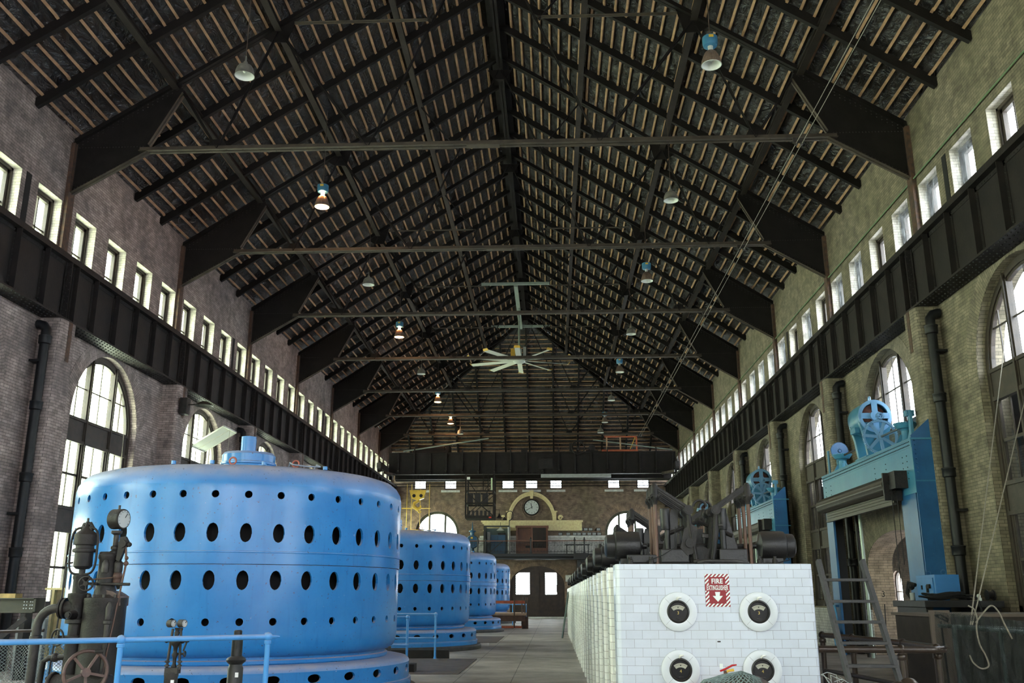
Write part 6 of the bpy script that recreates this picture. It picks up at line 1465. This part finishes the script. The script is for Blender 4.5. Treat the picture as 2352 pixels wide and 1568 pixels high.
M().box(-4.35, -3.3, 0, .5, 0, 1.35).build('locker_body', BLUE_LOCK, e); M().box(-3.86, -3.84, -.01, 0, .05, 1.3).build('door_gap', BLACK, e)
tag(M().box(-3.85, -3.3, 66.8, 67.05, BZ1 + 1.35, BZ1 + 1.5).build('boxes_on_locker', IRON), 'low dark box lying on top of the blue locker', 'box')
e = empty('glazed_booth', (0, 66.55, BZ1), label='grey-green boarded booth frame around the blue locker on the balcony', cat='booth')
M().box(-4.7, -3.1, .75, .8, 0, 1.85).build('boarded_back', plain('grey_green_boards', (.16, .22, .21), .6), e); M().box(-4.8, -4.68, -.6, .8, 0, 1.9).build('side_post', BLKP, e); M().box(-4.8, -3.0, -.6, -.5, 1.85, 1.95).build('top_beam', BLKP, e)
M().box(-3.12, -2.98, -.3, .8, .0, 1.95).build('white_door', MARBLE, e); M().box(-4.62, -4.42, .7, .74, .8, 1.6).build('notice', MARBLE, e)
M().bar((-4.4, -.55, .1), (-3.4, -.55, .9), .05, .05).build('brace', BLKP, e)
PIC = plain('old_photograph', (.20, .22, .23), .35, 0, (.45, .46, .46), 20)
spots = [(.58, 5.80), (1.15, 5.80), (1.62, 5.80), (1.92, 5.80), (2.28, 5.80), (2.65, 5.80), (3.0, 5.80), (3.35, 5.80), (2.05, 6.12), (2.4, 6.12), (2.75, 6.12), (3.3, 6.12)]
for i, (x, z) in enumerate(spots):
    o = empty('framed_photograph', (x, YF - .06, z), cat='picture', group='small framed photographs on the balcony wall', label=('small framed photograph on the marble ledge, %s from the left' % ORD[i]) if i < 8 else ('small framed photograph in the upper row, %s from the left' % ORD[i-8]))
    M().box(-.15, .15, -.02, .03, -.11, .11).build('picture_frame', BLACK, o); M().box(-.125, .125, -.025, -.02, -.085, .085).build('photograph', PIC, o)
e = empty('balcony_table', (0, 66.3, BZ1), label='low dark table on the balcony to the right of the brown cabinet', cat='table')
M().box(.9, 2.6, 0, .6, .62, .68).build('table_top', BLKP, e)
for x in (1.0, 2.5): M().box(x - .03, x + .03, .05, .55, 0, .62).build('leg', BLKP, e)
e = empty('balcony_machine', (-5.6, 66.2, BZ1), label='dark blue upright machine with a pointed top at the left of the balcony', cat='machine')  # blue drum machine with a spire; not a lamp
M().lathe([(.3, 0), (.3, .1), (.12, .15), (.12, .5)], n=18).build('machine_foot', BLUE_LOCK, e); M().lathe([(0, -.2), (.42, -.18), (.48, 0), (.42, .18), (0, .2)], (0, 0, .85), 24, 'y').build('machine_drum', BLUE_LOCK, e, smooth=40)
M().lathe([(.12, 1.2), (.14, 1.5), (.25, 1.55), (.25, 1.6), (.08, 1.65), (.05, 1.8), (.02, 2.2), (0, 2.25)], n=14).build('machine_spire', BLUE_LOCK, e, smooth=40); M().box(-.1, .05, -.23, -.2, 1.05, 1.17).build('yellow_label', YELLOW, e)
for i, (x, z, h) in enumerate(((-3.5, 6.7, .3), (-3.65, 6.1, .2))):
    o = empty('hanging_lamp', (x, 62.4 if i == 0 else 66.6, z - (.1 if i == 0 else 0)), label=('grey bell-shaped lamp hanging from an arm beside the crane cab', 'small flat enamel lamp hanging in front of the cream cornice')[i], cat='lamp')
    M().lathe([(.03, .35*h*2), (.05, .3*h*2), (.08, .1*h*2), (.28*(.8 + .2*i), -.1), (.27*(.8+.2*i), -.12), (.05, .0)], n=20).build('shade', IRON_G if i == 0 else SHADEW, o, smooth=60); M().cyl((0, 0, .3*h), (0, 0, .45), .015, n=6).build('stem', IRON, o)
    if i == 0: M().cyl((0, 0, .45), (-.38, 0, .47), .015, n=6).build('bracket_arm', IRON, o)
e = empty('swan_neck_lamp', (-3.0, 66.0, BZ1), label='swan-neck lamp post on the balcony beside the blue locker', cat='lamp')
M().cord([(0, 0, 0), (0, 0, 2.1), (.05, 0, 2.3), (.25, 0, 2.5), (.25, 0, 2.8), (.05, 0, 2.95), (-.2, 0, 2.8), (-.3, 0, 2.5)], .025, 8).build('post', BLKP, e, smooth=60); M().lathe([(.03, .12), (.06, .05), (.2, -.08), (.19, -.09), (0, 0)], (-.33, 0, 2.42), 16).build('shade', IRON, e, smooth=60)
